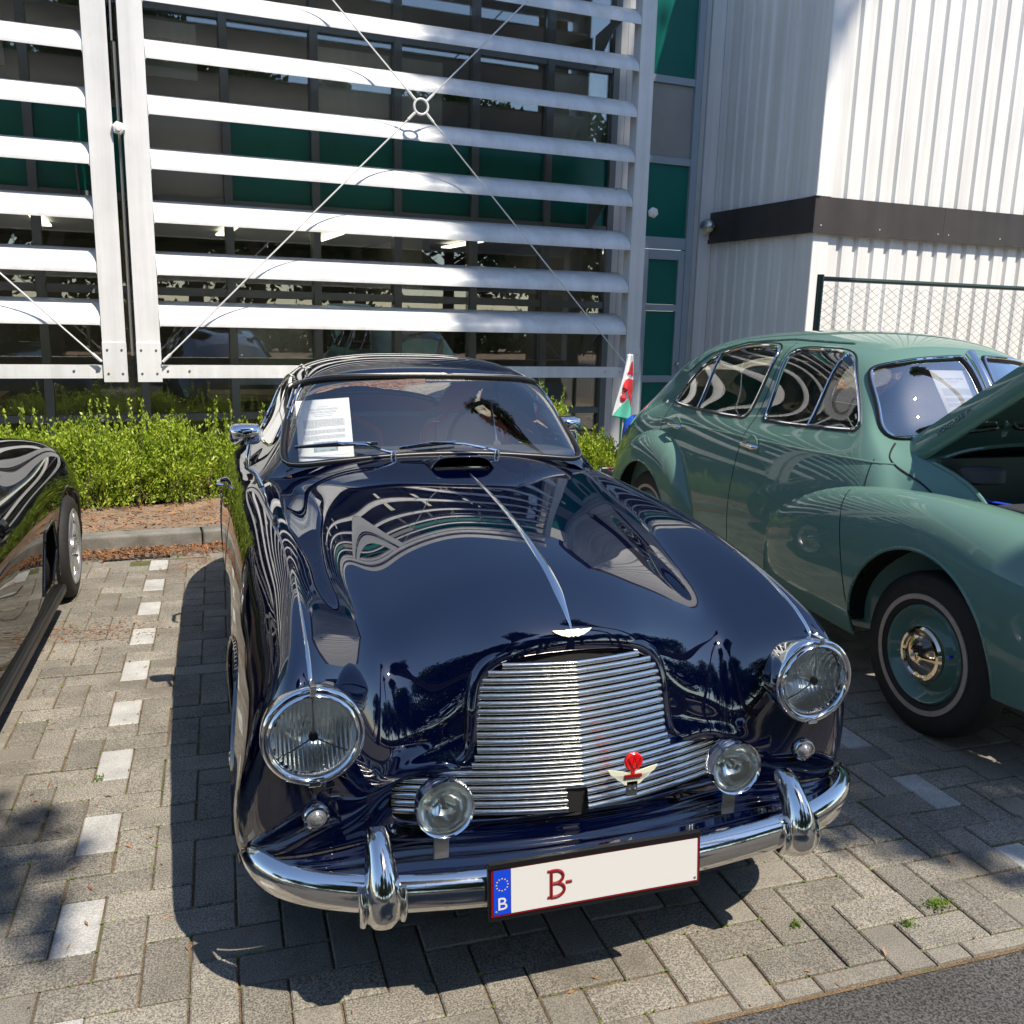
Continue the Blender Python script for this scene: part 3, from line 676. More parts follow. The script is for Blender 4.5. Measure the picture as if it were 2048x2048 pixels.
# ------------------------------------------------------------------ trees behind the camera (shade and reflections)
def tree(x, y, h, cr, n, seed, label, cz=None, squash=.8, clumps=26, name='broadleaf_tree', tone='treeleaf', leafL=.20, off=(0, 0)):
    g = np.random.default_rng(seed); T = empty(name, (x, y, -.05)); tag(T, label, 'tree', 'trees behind the photographer')
    cz = cz or h*.66; S = MB(); S.tube([(0, 0, 0), (.05, .03, h*.3), (off[0]*.55, off[1]*.55, h*.6), (off[0], off[1], h*.92)], [.20*h/9, .16*h/9, .10*h/9, .02], 9)
    C = []
    for k in range(clumps):
        v = g.normal(size=3); v /= np.linalg.norm(v); rr = g.random()**.4; c = v*np.array([cr, cr, cr*squash])*rr*.86+np.array([off[0], off[1], cz])
        S.tube([(off[0]*.5, off[1]*.5, max(h*.25, c[2]*.62)), tuple(c*.7+np.array([off[0]*.15, off[1]*.15, c[2]*.16])), tuple(c)], [.06*h/9, .035*h/9, .01], 5, caps=False)
        s = cr*g.uniform(.26, .44); m_ = int(n/clumps); p = g.normal(size=(m_, 3)); p /= np.linalg.norm(p, axis=1, keepdims=True)
        C.append(c+p*s*(g.random((m_, 1))**.45)*np.array([1.15, 1.15, .75]))
    S.build('trunk', 'bark', T, smooth=True, recalc=False); raw_quads('crown', leaves(np.concatenate(C), leafL, leafL*.5, .1, g), tone, T)
    return T
# ================================================================== NAVY COUPE
CXN, Y0N = .808, 1.66
NV = empty('vintage_coupe', (CXN, Y0N, 0)); tag(NV, 'glossy navy blue vintage coupe with chrome grille and round headlights in the middle', 'car')
N_ROWS = [  # rear -> front ; columns centre -> side
 [(0,4.28,.52),(.15,4.28,.52),(.30,4.26,.52),(.40,4.24,.52),(.48,4.21,.52),(.56,4.16,.52),(.62,4.12,.52),(.67,4.06,.51),(.70,4.00,.50),(.72,3.97,.45),(.73,3.95,.36),(.72,3.93,.24)],
 [(0,4.22,.72),(.15,4.22,.72),(.30,4.20,.72),(.40,4.18,.72),(.48,4.14,.71),(.56,4.08,.70),(.62,4.02,.69),(.68,3.94,.66),(.72,3.88,.60),(.745,3.84,.50),(.75,3.82,.38),(.74,3.82,.24)],
 [(0,3.95,.90),(.15,3.95,.90),(.30,3.94,.895),(.40,3.92,.885),(.48,3.88,.875),(.56,3.82,.86),(.63,3.77,.84),(.70,3.72,.79),(.75,3.70,.70),(.775,3.69,.56),(.78,3.69,.40),(.765,3.69,.24)],
 [(0,3.5,1.0),(.15,3.5,1.0),(.30,3.5,.99),(.40,3.5,.975),(.48,3.48,.96),(.56,3.46,.94),(.64,3.44,.915),(.73,3.42,.86),(.785,3.42,.76),(.81,3.42,.6),(.81,3.42,.42),(.79,3.42,.24)],
 [(0,3.0,1.0),(.15,3.0,1.0),(.30,3.0,.99),(.42,3.0,.985),(.50,3.0,.98),(.58,3.0,.965),(.66,3.0,.95),(.74,3.0,.90),(.79,3.0,.80),(.815,3.0,.62),(.815,3.0,.42),(.795,3.0,.23)],
 [(0,2.5,1.0),(.15,2.5,1.0),(.30,2.5,1.0),(.42,2.5,1.0),(.52,2.5,.995),(.60,2.5,.98),(.68,2.5,.955),(.75,2.5,.90),(.79,2.5,.78),(.81,2.5,.6),(.81,2.5,.4),(.79,2.5,.2)],
 [(0,2.05,1.06),(.15,2.05,1.06),(.30,2.05,1.05),(.42,2.05,1.035),(.52,2.05,1.01),(.60,2.05,.98),(.68,2.05,.955),(.75,2.05,.90),(.79,2.05,.78),(.81,2.05,.6),(.81,2.05,.4),(.79,2.05,.2)],
 [(0,1.74,1.068),(.15,1.74,1.067),(.30,1.745,1.057),(.42,1.75,1.039),(.52,1.755,1.010),(.60,1.76,.987),(.67,1.77,.975),(.735,1.78,.93),(.782,1.79,.82),(.805,1.80,.62),(.81,1.80,.42),(.79,1.80,.20)],
 [(0,1.45,1.062),(.15,1.45,1.058),(.28,1.45,1.044),(.39,1.45,1.017),(.475,1.46,.986),(.555,1.47,.969),(.645,1.48,.978),(.72,1.50,.935),(.777,1.51,.82),(.803,1.52,.62),(.81,1.52,.42),(.79,1.52,.20)],
 [(0,1.12,1.040),(.14,1.12,1.034),(.26,1.12,1.012),(.37,1.12,.980),(.455,1.12,.948),(.54,1.13,.942),(.638,1.14,.970),(.715,1.16,.925),(.775,1.20,.80),(.803,1.22,.62),(.812,1.24,.42),(.795,1.25,.20)],
 [(0,.86,1.008),(.14,.86,1.001),(.255,.86,.977),(.365,.86,.940),(.450,.86,.905),(.530,.87,.902),(.634,.89,.955),(.710,.92,.905),(.772,.97,.78),(.803,1.0,.60),(.813,1.02,.42),(.797,1.03,.20)],
 [(0,.66,.969),(.14,.66,.960),(.25,.66,.933),(.360,.66,.893),(.445,.66,.855),(.520,.67,.855),(.632,.69,.928),(.705,.72,.878),(.77,.78,.75),(.804,.82,.58),(.814,.84,.41),(.798,.85,.20)],
 [(0,.51,.930),(.14,.51,.921),(.245,.515,.895),(.352,.515,.852),(.440,.520,.815),(.515,.515,.817),(.634,.53,.901),(.706,.56,.850),(.770,.63,.73),(.804,.68,.56),(.814,.70,.40),(.798,.71,.20)],
 [(0,.405,.880),(.14,.407,.869),(.240,.422,.843),(.345,.432,.803),(.433,.432,.768),(.513,.415,.775),(.639,.375,.858),(.710,.415,.812),(.770,.50,.70),(.804,.56,.55),(.813,.59,.39),(.798,.60,.20)],
 [(0,.345,.836),(.14,.350,.824),(.238,.375,.798),(.338,.388,.752),(.430,.386,.718),(.512,.358,.728),(.643,.262,.803),(.716,.292,.770),(.773,.385,.675),(.803,.46,.53),(.812,.50,.38),(.797,.51,.20)],
 [(0,.325,.800),(.14,.332,.788),(.238,.352,.748),(.335,.356,.690),(.429,.354,.655),(.512,.322,.660),(.645,.230,.715),(.727,.240,.695),(.782,.312,.615),(.806,.385,.50),(.812,.43,.37),(.796,.44,.20)],
 [(0,.315,.70),(.14,.318,.69),(.240,.332,.665),(.335,.333,.622),(.429,.334,.590),(.512,.299,.590),(.643,.232,.625),(.731,.236,.610),(.787,.286,.555),(.811,.350,.47),(.812,.40,.36),(.796,.41,.20)],
 [(0,.300,.60),(.14,.303,.60),(.24,.316,.585),(.335,.319,.560),(.429,.324,.540),(.514,.285,.526),(.640,.240,.535),(.732,.243,.528),(.789,.283,.49),(.810,.340,.42),(.810,.385,.34),(.795,.40,.20)],
 [(0,.275,.52),(.14,.278,.52),(.24,.285,.517),(.335,.300,.513),(.427,.313,.503),(.518,.274,.466),(.637,.247,.458),(.731,.253,.452),(.788,.288,.42),(.807,.345,.37),(.806,.385,.315),(.792,.40,.20)],
 [(0,.262,.44),(.14,.268,.44),(.24,.280,.44),(.33,.300,.44),(.42,.318,.435),(.525,.272,.41),(.637,.254,.398),(.728,.264,.388),(.783,.305,.37),(.800,.355,.335),(.800,.39,.29),(.788,.42,.20)],
 [(0,.245,.398),(.14,.250,.397),(.24,.262,.395),(.33,.278,.39),(.42,.288,.382),(.525,.276,.368),(.637,.264,.358),(.722,.278,.350),(.775,.325,.338),(.791,.37,.305),(.793,.40,.27),(.782,.43,.20)],
 [(0,.242,.362),(.14,.246,.36),(.24,.255,.358),(.33,.266,.354),(.42,.276,.348),(.525,.280,.338),(.637,.285,.325),(.712,.315,.318),(.762,.375,.305),(.776,.405,.28),(.778,.43,.25),(.772,.44,.20)],
]
sN = Surf(mirror_net(N_ROWS)); gu = fine(sN.gu, 14); gv = fine(sN.gv, 9)
PN = sN.ev(gu, gv); shN = Shell(PN); shN.orient((0, 2.2, .4)); bvN = shN.bvh()
cN = shN.c; ax_ = np.abs(cN[..., 0]); cy_ = cN[..., 1]; cz_ = cN[..., 2]
lowg = (cy_ < .5)
arch_poly = np.array([(-.26, .50), (-.242, .60), (-.235, .68), (-.222, .725), (-.19, .757), (-.12, .782), (0, .789), (.12, .782), (.19, .757), (.222, .725), (.235, .68), (.242, .60), (.26, .50), (.40, .505), (.452, .49), (.462, .45), (.455, .415), (.43, .402), (0, .402), (-.43, .402), (-.455, .415), (-.462, .45), (-.452, .49), (-.40, .505)])
mk_grille = lowg & inpoly(cN[..., 0], cz_, arch_poly); shN.take(mk_grille)
ell = lambda x, z, a, b: (x/a)**2+(z/b)**2 < 1
hl = (cy_ < .45) & (((ax_-.64)/.088)**2+((cz_-.676)/.088)**2 < 1); shN.take(hl)
archF = (ax_ > .6) & (((cy_-.86)/.345)**2+((cz_-.33)/.345)**2 < 1); archR = (ax_ > .6) & (((cy_-3.37)/.36)**2+((cz_-.33)/.33)**2 < 1)
shN.take(archF | archR); shN.take((cy_ < .56) & (cz_ < .30))
shN.take((ax_ < .56) & (cy_ > 1.86) & (cy_ < 3.7))                      # opening under the cabin
scp = (np.abs(cN[..., 0]) < .098) & (cy_ > 1.405) & (cy_ < 1.47) 
shN.take(scp)
def seam_y(x): return 1.60+.16*np.clip((np.abs(x)-.42)/.24, 0, 1)**1.0
doorm = (ax_ > .72) & (cy_ > 1.93) & (cy_ < 2.95) & (cz_ > .28)
door_l = shN.take(doorm & (cN[..., 0] < 0)); door_r = shN.take(doorm & (cN[..., 0] > 0))
bon = shN.take((cy_ < seam_y(cN[..., 0])+.0))
shN.build('bonnet', bon, 'navy', NV, thick=.004)
shN.build('body', shN.take(np.ones_like(bon)), 'navy', NV, thick=.004)
for d_ in (door_l, door_r): shN.build('door', d_, 'navy', NV, thick=.004)
def nsurf(x, y, frm=2., off=0.):
    h = bvN.ray_cast(Vector((x, y, frm)), Vector((0, 0, -1))); n = h[1]; n = n if n.z > 0 else -n; return h[0]+n*off, n
def nfront(x, z, off=0.):
    h = bvN.ray_cast(Vector((x, -1, z)), Vector((0, 1, 0))); n = h[1]; n = n if n.y < 0 else -n; return h[0]+n*off, n
# bonnet shut line, door seams (fine dark recess lines)
m = MB(); m.tube([nsurf(x, float(seam_y(x)), off=-.0008)[0] for x in np.linspace(-.74, .74, 60)], .0022, 6); m.build('shut_line', 'dark', NV)
for sx in (-1, 1):
    def side(y, z):
        h = bvN.ray_cast(Vector((sx*2, y, z)), Vector((-sx, 0, 0))); n = h[1]; n = n if n.x*sx > 0 else -n; return h[0]-n*.0008
    loop = [(1.93, z) for z in np.linspace(.93, .30, 14)]+[(y, .28) for y in np.linspace(1.95, 2.93, 14)]+[(2.95, z) for z in np.linspace(.30, .90, 14)]
    m = MB(); m.tube([side(y, z) for y, z in loop], .0022, 6); m.build('door_seam', 'dark', NV)
    m = MB(); p = side(2.80, .80); m.tube([p+Vector((sx*.012, -.13, 0)), p+Vector((sx*.035, -.10, .0)), p+Vector((sx*.035, 0, .0)), p+Vector((sx*.0, .03, 0))], [.006, .010, .010, .012], 8); m.build('door_handle', 'chrome', NV, smooth=True)
# painted lip around the grille mouth
def yg(z): return .241+(z-.457)*(.318-.241)/(.754-.457)
lip = [(.475, .522), (.40, .519), (.335, .522), (.292, .530), (.267, .550), (.255, .60), (.250, .67), (.237, .724), (.205, .760), (.15, .779), (.08, .787), (0, .790)]
L3 = [(x, yg(z)+.02+.08*abs(x)+.10*x*x+(.02 if z < .53 else 0), z) for x, z in lip]; L3 += [(-x, y, z) for x, y, z in L3[::-1][1:]]
L3 = resample(smoothpoly(L3, closed=False, rounds=3), 120)
rs = np.full(120, .0245); rs[:30] = np.linspace(.001, .0245, 30); rs[-30:] = np.linspace(.0245, .001, 30)
m = MB(); m.tube(L3, rs, 20); m.build('grille_surround', 'navy', NV, smooth=True, ang=80)
low = [(.47, .515), (.478, .49), (.478, .45), (.466, .412), (.43, .396), (.30, .394), (.15, .395), (0, .396)]
W3 = [(x, nfront(min(x, .5), .392)[0].y-.004 if z < .4 else .315+.0*x, z) for x, z in low]; W3 += [(-x, y, z) for x, y, z in W3[::-1][1:]]
W3 = resample(smoothpoly(W3, closed=False, rounds=3), 90)
m = MB(); m.tube(W3, .008, 10); m.build('grille_lower_lip', 'navy', NV, smooth=True, ang=80)
# grille bars
pitch = .01785
def bar_y(x, z): return yg(z)-.012+.10*abs(x)+.32*x*x
def bar_half(z):
    if z < .508: return .452 if .41 < z < .50 else .44
    zz = [.508, .56, .62, .68, .71, .735, .755, .77]; ww = [.270, .250, .248, .244, .236, .222, .190, .12]
    return float(np.interp(z, zz, ww))
prof_b = [(cos(t)*.0080, sin(t)*.0076) for t in np.linspace(-pi/2-.35, pi/2+.35, 13)]   # (forward, up)
GR = []
k = 0; z = .757
while z > .405:
    hw = bar_half(z); spans = [(-hw, 0), (0, hw)]
    if z < .468: spans = [(-hw, -.047), (.002, hw)] if z > .405 else spans
    if z < .468: spans = [(-hw, -.040), (.012, hw)]
    for a, b in spans:
        n = 16; xs = np.linspace(a, b, n); P = []
        for x in xs: 
            P.append([(x, bar_y(x, z)-f-.002, z+u) for f, u in prof_b])
        m = MB(); m.grid(np.array(P))
        for i in (0, n-1): bse = i*13; m.f.append(tuple(bse+q for q in (range(13) if i == 0 else reversed(range(13))))); m.mi.append(0)
        m.build('grille_bar', 'grille', NV, smooth=True, ang=60)
    z -= pitch
m = MB(); xs = np.linspace(-.455, .455, 40)
m.grid(np.array([[(x, bar_y(x, zz)+.020, zz) for zz in np.linspace(.39, float(np.interp(abs(x), [.1, .18, .235, .245], [.772, .75, .70, .512])), 12)] for x in xs])); m.build('grille_backing', 'dark', NV)
m = MB(); m.box(-.038, .010, .2335, .30, .400, .470); m.build('starting_handle_hole', 'dark', NV)
# chrome strips
def strip(xc, y0, y1, w0, w1, wt, hgt, name):
    ys = np.linspace(y0, y1, 60); P = []
    for i, y in enumerate(ys):
        t = i/59; ww = (w0+(w1-w0)*t)*min(1, (1-t)*9+.12 if wt else 1)*min(1, t*14+.2)
        s_, n = nsurf(xc, y)
        sv = Vector((n.z, 0, -n.x)).normalized()
        P.append([s_+sv*(-ww)-n*.001, s_+sv*(-ww*.55)+n*hgt*.8, s_+n*hgt, s_+sv*(ww*.55)+n*hgt*.8, s_+sv*ww-n*.001])
    m = MB(); m.grid(np.array([[tuple(q) for q in r] for r in P])); return m.build(name, 'chrome', NV, smooth=True, ang=60)
strip(0, 1.40, .335, .0045, .0140, True, .005, 'bonnet_strip')
for sx in (-1, 1): strip(sx*.64, .66, .245, .002, .0065, False, .005, 'wing_strip')
# winged badge on the nose
wing = [(0, -.0125), (.005, -.010), (.012, -.0128), (.02, -.0095), (.028, -.0082), (.036, -.004), (.044, .0), (.052, .0068), (.040, .0062), (.020, .0052), (.016, .0068), (0, .0068)]
wing += [(-x, y) for x, y in wing[::-1][1:-1]]
pb, nb = nsurf(0, .335); fb = Vector((0, -1, 0)); fb = (fb-nb*fb.dot(nb)).normalized()
m = MB(); m.prism(wing, pb+nb*.002, (1, 0, 0), -fb, nb*.0025); bd = m.build('wing_badge', 'ivory', NV)
m = MB(); m.box(-.019, .019, -.0025, .0048, 0, .0008); m.build('badge_bar', 'steel', bd, xf=Matrix.Translation(pb+nb*.005) @ Matrix(((1, 0, 0), (0, -fb.y, -fb.z), (0, -fb.z, fb.y))).to_4x4().transposed() if False else Matrix(((1, -fb.x, nb.x, (pb+nb*.005).x), (0, -fb.y, nb.y, (pb+nb*.005).y), (0, -fb.z, nb.z, (pb+nb*.005).z), (0, 0, 0, 1))))
text_obj('badge_lettering', 'ASTON MARTIN', 'inkdark', .0056, pb+nb*.0064-fb*.0012, (1, 0, 0), -fb, bd, .0002)
# bonnet scoop near the windscreen
P = []
for y in np.linspace(1.36, 1.60, 14):
    t = (y-1.36)/.24; r = []
    for x in np.linspace(-.115, .115, 21):
        e = (1-min(1, abs(x)/.115)**6); hgt = .046*e*(1-t**1.6)*(min(1, (y-1.40)/.012) if y > 1.40 else 0)
        s_, n = nsurf(x, y); r.append(tuple(s_+Vector((0, 0, max(.0015, hgt)))))
    P.append(r)
P = [r for r, y in zip(P, np.linspace(1.36, 1.60, 14)) if y > 1.405]
m = MB(); m.grid(np.array(P)); o = m.build('bonnet_scoop', 'navy', NV, smooth=True, ang=80); sol = o.modifiers.new('Solidify', 'SOLIDIFY'); sol.thickness = .003
m = MB(); m.box(-.10, .10, 1.43, 1.50, 1.030, 1.062); m.build('scoop_mouth', 'dark', NV)
m = MB(); m.tube([(x, 1.412, nsurf(x, 1.40)[0].z+.006) for x in np.linspace(-.095, .095, 9)], .0022, 6); m.build('scoop_bar', 'chrome', NV, smooth=True)
# cabin
C_ROWS = [
 [(0,1.690,1.050),(.15,1.690,1.049),(.30,1.697,1.045),(.43,1.708,1.035),(.53,1.722,1.015),(.595,1.745,.985),(.645,1.775,.955),(.69,1.80,.92)],
 [(0,1.705,1.075),(.15,1.705,1.074),(.30,1.711,1.070),(.43,1.722,1.060),(.535,1.738,1.040),(.60,1.765,1.015),(.655,1.80,.985),(.71,1.83,.93)],
 [(0,1.760,1.150),(.15,1.762,1.149),(.30,1.769,1.146),(.43,1.783,1.138),(.527,1.808,1.122),(.585,1.848,1.085),(.645,1.88,1.01),(.71,1.89,.94)],
 [(0,1.850,1.260),(.15,1.852,1.259),(.29,1.860,1.254),(.415,1.876,1.243),(.508,1.905,1.220),(.565,1.955,1.160),(.632,1.99,1.03),(.712,1.995,.945)],
 [(0,1.930,1.338),(.15,1.932,1.337),(.285,1.942,1.331),(.405,1.960,1.316),(.493,1.995,1.283),(.552,2.05,1.200),(.625,2.09,1.04),(.715,2.095,.948)],
 [(0,2.020,1.384),(.15,2.023,1.382),(.28,2.035,1.374),(.395,2.055,1.355),(.483,2.09,1.312),(.546,2.15,1.215),(.622,2.19,1.045),(.716,2.195,.95)],
 [(0,2.20,1.408),(.15,2.20,1.406),(.28,2.21,1.396),(.40,2.23,1.370),(.487,2.26,1.318),(.550,2.30,1.215),(.624,2.33,1.048),(.718,2.33,.952)],
 [(0,2.50,1.412),(.15,2.50,1.410),(.28,2.50,1.398),(.41,2.51,1.370),(.497,2.53,1.315),(.557,2.55,1.210),(.628,2.56,1.048),(.720,2.56,.952)],
 [(0,2.85,1.375),(.15,2.85,1.372),(.28,2.86,1.358),(.40,2.87,1.330),(.49,2.88,1.280),(.550,2.88,1.190),(.622,2.88,1.045),(.716,2.88,.945)],
 [(0,3.2,1.285),(.15,3.2,1.28),(.27,3.2,1.265),(.38,3.2,1.235),(.465,3.2,1.19),(.527,3.18,1.13),(.605,3.16,1.03),(.705,3.15,.93)],
 [(0,3.55,1.150),(.14,3.55,1.145),(.25,3.54,1.132),(.35,3.53,1.110),(.43,3.50,1.08),(.50,3.45,1.045),(.58,3.42,.985),(.68,3.40,.90)],
 [(0,3.92,.955),(.12,3.92,.95),(.23,3.90,.945),(.33,3.87,.935),(.41,3.82,.925),(.48,3.76,.91),(.56,3.70,.89),(.65,3.66,.86)],
 [(0,4.05,.85),(.12,4.05,.85),(.23,4.02,.85),(.33,3.98,.85),(.41,3.92,.85),(.48,3.84,.84),(.56,3.78,.83),(.64,3.72,.80)],
]
sC = Surf(mirror_net(C_ROWS)); PC = sC.ev(fine(sC.gu, 14), fine(sC.gv, 12)); shC = Shell(PC); shC.orient((0, 2.6, .9)); bvC = shC.bvh(); cc = shC.c
ws_h = [(0, 1.348), (.20, 1.346), (.37, 1.339), (.468, 1.320), (.512, 1.290), (.538, 1.235), (.568, 1.14), (.588, 1.068), (.584, 1.040), (.550, 1.032), (.40, 1.050), (.20, 1.066), (0, 1.071)]
wsp = resample(smoothpoly(ws_h+[(-x, z) for x, z in ws_h[::-1][1:-1]], rounds=2), 160, True)
mk_ws = shC.take((cc[..., 1] < 2.08) & inpoly(cc[..., 0], cc[..., 2], wsp))
sw = [(1.98, 1.045), (2.07, 1.20), (2.16, 1.285), (2.35, 1.315), (2.62, 1.31), (2.76, 1.27), (2.79, 1.17), (2.80, 1.04)]
swp = resample(smoothpoly(sw, rounds=2), 90, True)
sidem = (np.abs(cc[..., 0]) > .45) & inpoly(cc[..., 1], cc[..., 2], swp)
qw = [(2.86, 1.05), (2.86, 1.24), (3.0, 1.225), (3.22, 1.12), (3.32, 1.03)]; qwp = resample(smoothpoly(qw, rounds=2), 60, True)
qm = (np.abs(cc[..., 0]) > .45) & inpoly(cc[..., 1], cc[..., 2], qwp)
rw = (np.abs(cc[..., 0]) < .40) & (cc[..., 1] > 2.98) & (cc[..., 1] < 3.52)
gl = [shC.take(sidem & (cc[..., 0] < 0)), shC.take(sidem & (cc[..., 0] > 0)), shC.take(qm & (cc[..., 0] < 0)), shC.take(qm & (cc[..., 0] > 0))]; rwm = shC.take(rw)
rt_m = (cc[..., 1] > 2.90) & (~rwm) & (~gl[2]) & (~gl[3]); shC.build('rear_trim', rt_m, 'red', NV, off=-.02)
hl_m = (cc[..., 1] > 2.10) & (cc[..., 1] < 2.95) & (cc[..., 2] > 1.24); shC.build('headliner', hl_m & shC.free, 'cream', NV, off=-.03)
shC.build('roof', shC.take(np.ones_like(rwm)), 'navy', NV, thick=.006)
shC.build('windscreen', mk_ws, 'glass', NV, off=-.004)
for g_ in gl: shC.build('side_window', g_, 'glass', NV, off=-.003)
shC.build('rear_window', rwm, 'glass', NV, off=-.003)
def cfront(x, z, off=0):
    for k in range(14):
        h = bvC.ray_cast(Vector((x*(1-.008*k), 0, z+.004*k)), Vector((0, 1, 0)))
        if h[0] is not None and h[0].y < 2.4: break
    n = h[1]; n = n if n.y < 0 else -n; return h[0]+n*off
m = MB(); m.tube([cfront(x, z, .001) for x, z in wsp], .0115, 12, closed=True, caps=False, upv=(0, -1, .5)); ws_seal = m.build('windscreen_seal', 'rubber', NV, smooth=True)
m = MB(); c0_ = wsp.mean(0); m.tube([cfront(x+(x-c0_[0])*.006, z+(z-c0_[1])*.006, .0105) for x, z in wsp], .0022, 8, closed=True, caps=False); m.build('seal_insert', 'steel', ws_seal, smooth=True)
for sx in (-1, 1):
    for pl_ in (swp, qwp):
        m = MB(); pts = []
        for y, z in pl_:
            h = bvC.ray_cast(Vector((sx*2, y, z)), Vector((-sx, 0, 0)))
            if h[0]: pts.append(h[0])
        m.tube(pts, .006, 8, closed=True, caps=False); m.build('window_frame', 'chrome', NV, smooth=True)
    # drip rail
    pts = []
    for y in np.linspace(1.93, 2.95, 30):
        zt = float(np.interp(y, [1.93, 2.0, 2.1, 2.3, 2.7, 2.95], [1.12, 1.24, 1.325, 1.352, 1.345, 1.30])); h = bvC.ray_cast(Vector((sx*2, y, zt)), Vector((-sx, 0, 0)))
        if h[0]: pts.append(h[0]+Vector((sx*.003, 0, .003)))
    if len(pts) > 3: m = MB(); m.tube(pts, .004, 8); m.build('drip_rail', 'chrome', NV, smooth=True)
# headlights
def lamp(x, y, z, R_, name, tripod=False, refl='reflector', deep=.03, parent=NV, rimw=.018, tilt=(0, -1, .03), shroud=0.):
    A_ = Vector(tilt).normalized(); H = empty(name, (0, 0, 0), parent=parent); o = Vector((x, y, z)); r = R_
    m = MB()
    if shroud: m.lathe([(r+.002, -shroud), (r+.006, -.02), (r+.0065, .004), (r+.004, .012), (r-.001, .0135), (r-.004, .008)], o, A_, 64); m.build('shroud', 'chrome', H, smooth=True, ang=60)
    m = MB(); ri = r-rimw; m.lathe([(r-.0045, -.004), (r-.003, .006), (r-.006, .014), (ri+.006, .018), (ri+.001, .014), (ri, .006), (ri, -.01)], o, A_, 64); m.build('rim', 'chrome', H, smooth=True, ang=60)
    m = MB(); m.lathe([(ri, .004), (ri-.003, -.004), (ri*.92, -deep*.25), (ri*.7, -deep*.75), (ri*.4, -deep*1.15), (ri*.15, -deep*1.4), (.001, -deep*1.45)], o, A_, 48); m.build('reflector', refl, H, smooth=True, ang=80)
    m = MB(); m.lathe([(.001, .018), (ri*.35, .0165), (ri*.7, .012), (ri*.92, .006), (ri-.0005, .001)], o, A_, 48); m.build('lens', 'lens', H, smooth=True, ang=80)
    # moulded flutes on the lens
    s_ = Vector((1, 0, 0)); u_ = s_.cross(A_)*-1; u_ = u_ if u_.z > 0 else -u_
    for q in range(0):
        xx = q*ri*.12; hh = sqrt(max(0, (ri*.90)**2-xx*xx))
        z0_, z1_ = hh*.30, hh*.96
        if hh > ri*.3:
            pts = [o+s_*xx+u_*t+A_*(.019-.013*((xx*xx+t*t)/(ri*ri))) for t in np.linspace(z0_, z1_, 5)]; m.tube(pts, ri*.018, 4)
            if abs(q) < 6: m.tube([o+s_*xx+u_*t+A_*(.019-.013*((xx*xx+t*t)/(ri*ri))) for t in np.linspace(-hh*.55, -hh*.92, 4)], ri*.018, 4)
    m = MB(); m.lathe([(.001, .004), (ri*.10, .003), (ri*.13, -.004), (ri*.13, -deep*.9)], o, A_, 20); m.build('bulb_shield', 'chrome', H, smooth=True)
    if tripod:
        m = MB()
        for a in (pi/2, pi/2+2*pi/3, pi/2-2*pi/3): m.tube([o+(s_*cos(a)+u_*sin(a))*ri*.10+A_*.008, o+(s_*cos(a)+u_*sin(a))*ri*.55+A_*.009, o+(s_*cos(a)+u_*sin(a))*ri*.97+A_*.002], [.0022, .0018, .0016], 6)
        m.build('tripod_bar', 'steel', H); m = MB(); m.lathe([(.001, .006), (.005, .0095), (.009, .011), (.0105, .008), (.0105, .002)], o, A_, 20); m.build('tripod_boss', 'inkdark', H, smooth=True)
    return H
for sx in (-1, 1):
    m = MB(); m.lathe([(.100, .012), (.1045, .0), (.1035, -.05), (.101, -.09), (.09, -.14), (.001, -.15)], (sx*.64, .236, .676), (0, -1, .03), 56); m.build('headlamp_pod', 'navy', NV, smooth=True, ang=60)
    h_ = lamp(sx*.64, .236, .676, .107, 'headlight', True, 'reflector', .05, rimw=.017, shroud=.06)
    m = MB(); m.box(sx*.64-.007, sx*.64+.007, .211, .253, .780, .799); m.build('hood_clip', 'chrome', h_, bevel=.002)
    m = MB(); m.box(sx*.64-.005, sx*.64+.005, .2095, .2108, .782, .795); m.build('clip_medallion', 'inkdark', h_)
    m = MB(); m.box(sx*.64-.014, sx*.64+.014, .217, .233, .562, .572); m.build('rim_screw', 'chrome', h_, bevel=.002)
for sx in (-1, 1):
    sp = lamp(sx*.366, .146, .514, .070, 'spot_lamp', False, 'reflector_plain', .032, rimw=.010, tilt=(-.05*sx*0, -1, .05))
    m = MB(); m.lathe([(.064, .0), (.066, -.01), (.060, -.035), (.038, -.06), (.001, -.066)], (sx*.366, .146, .514), (0, -1, .05), 40); m.build('shell', 'chrome', sp, smooth=True)
    m = MB(); 
    m.box(sx*.368-.0175, sx*.368+.0175, .158, .163, .378, .440); m.box(sx*.368-.0175, sx*.368+.0175, .1635, .175, .436, .441); m.build('bracket', 'steel', sp, bevel=.002)
    pk = empty('parking_lamp', parent=NV); o = Vector((sx*.637, nfront(sx*.637, .478)[0].y-.004, .478)); A_ = nfront(sx*.637, .478)[1]
    m = MB(); m.lathe([(.031, -.004), (.031, .004), (.028, .009), (.0235, .010), (.0225, .006)], o, A_, 32); m.build('rim', 'chrome', pk, smooth=True)
    m = MB(); m.lathe([(.0225, .006), (.018, .010), (.0172, .0085), (.0125, .0135), (.0118, .012), (.007, .016), (.001, .017)], o, A_, 32); m.build('lens', 'lampgrey', pk, smooth=True, ang=20)
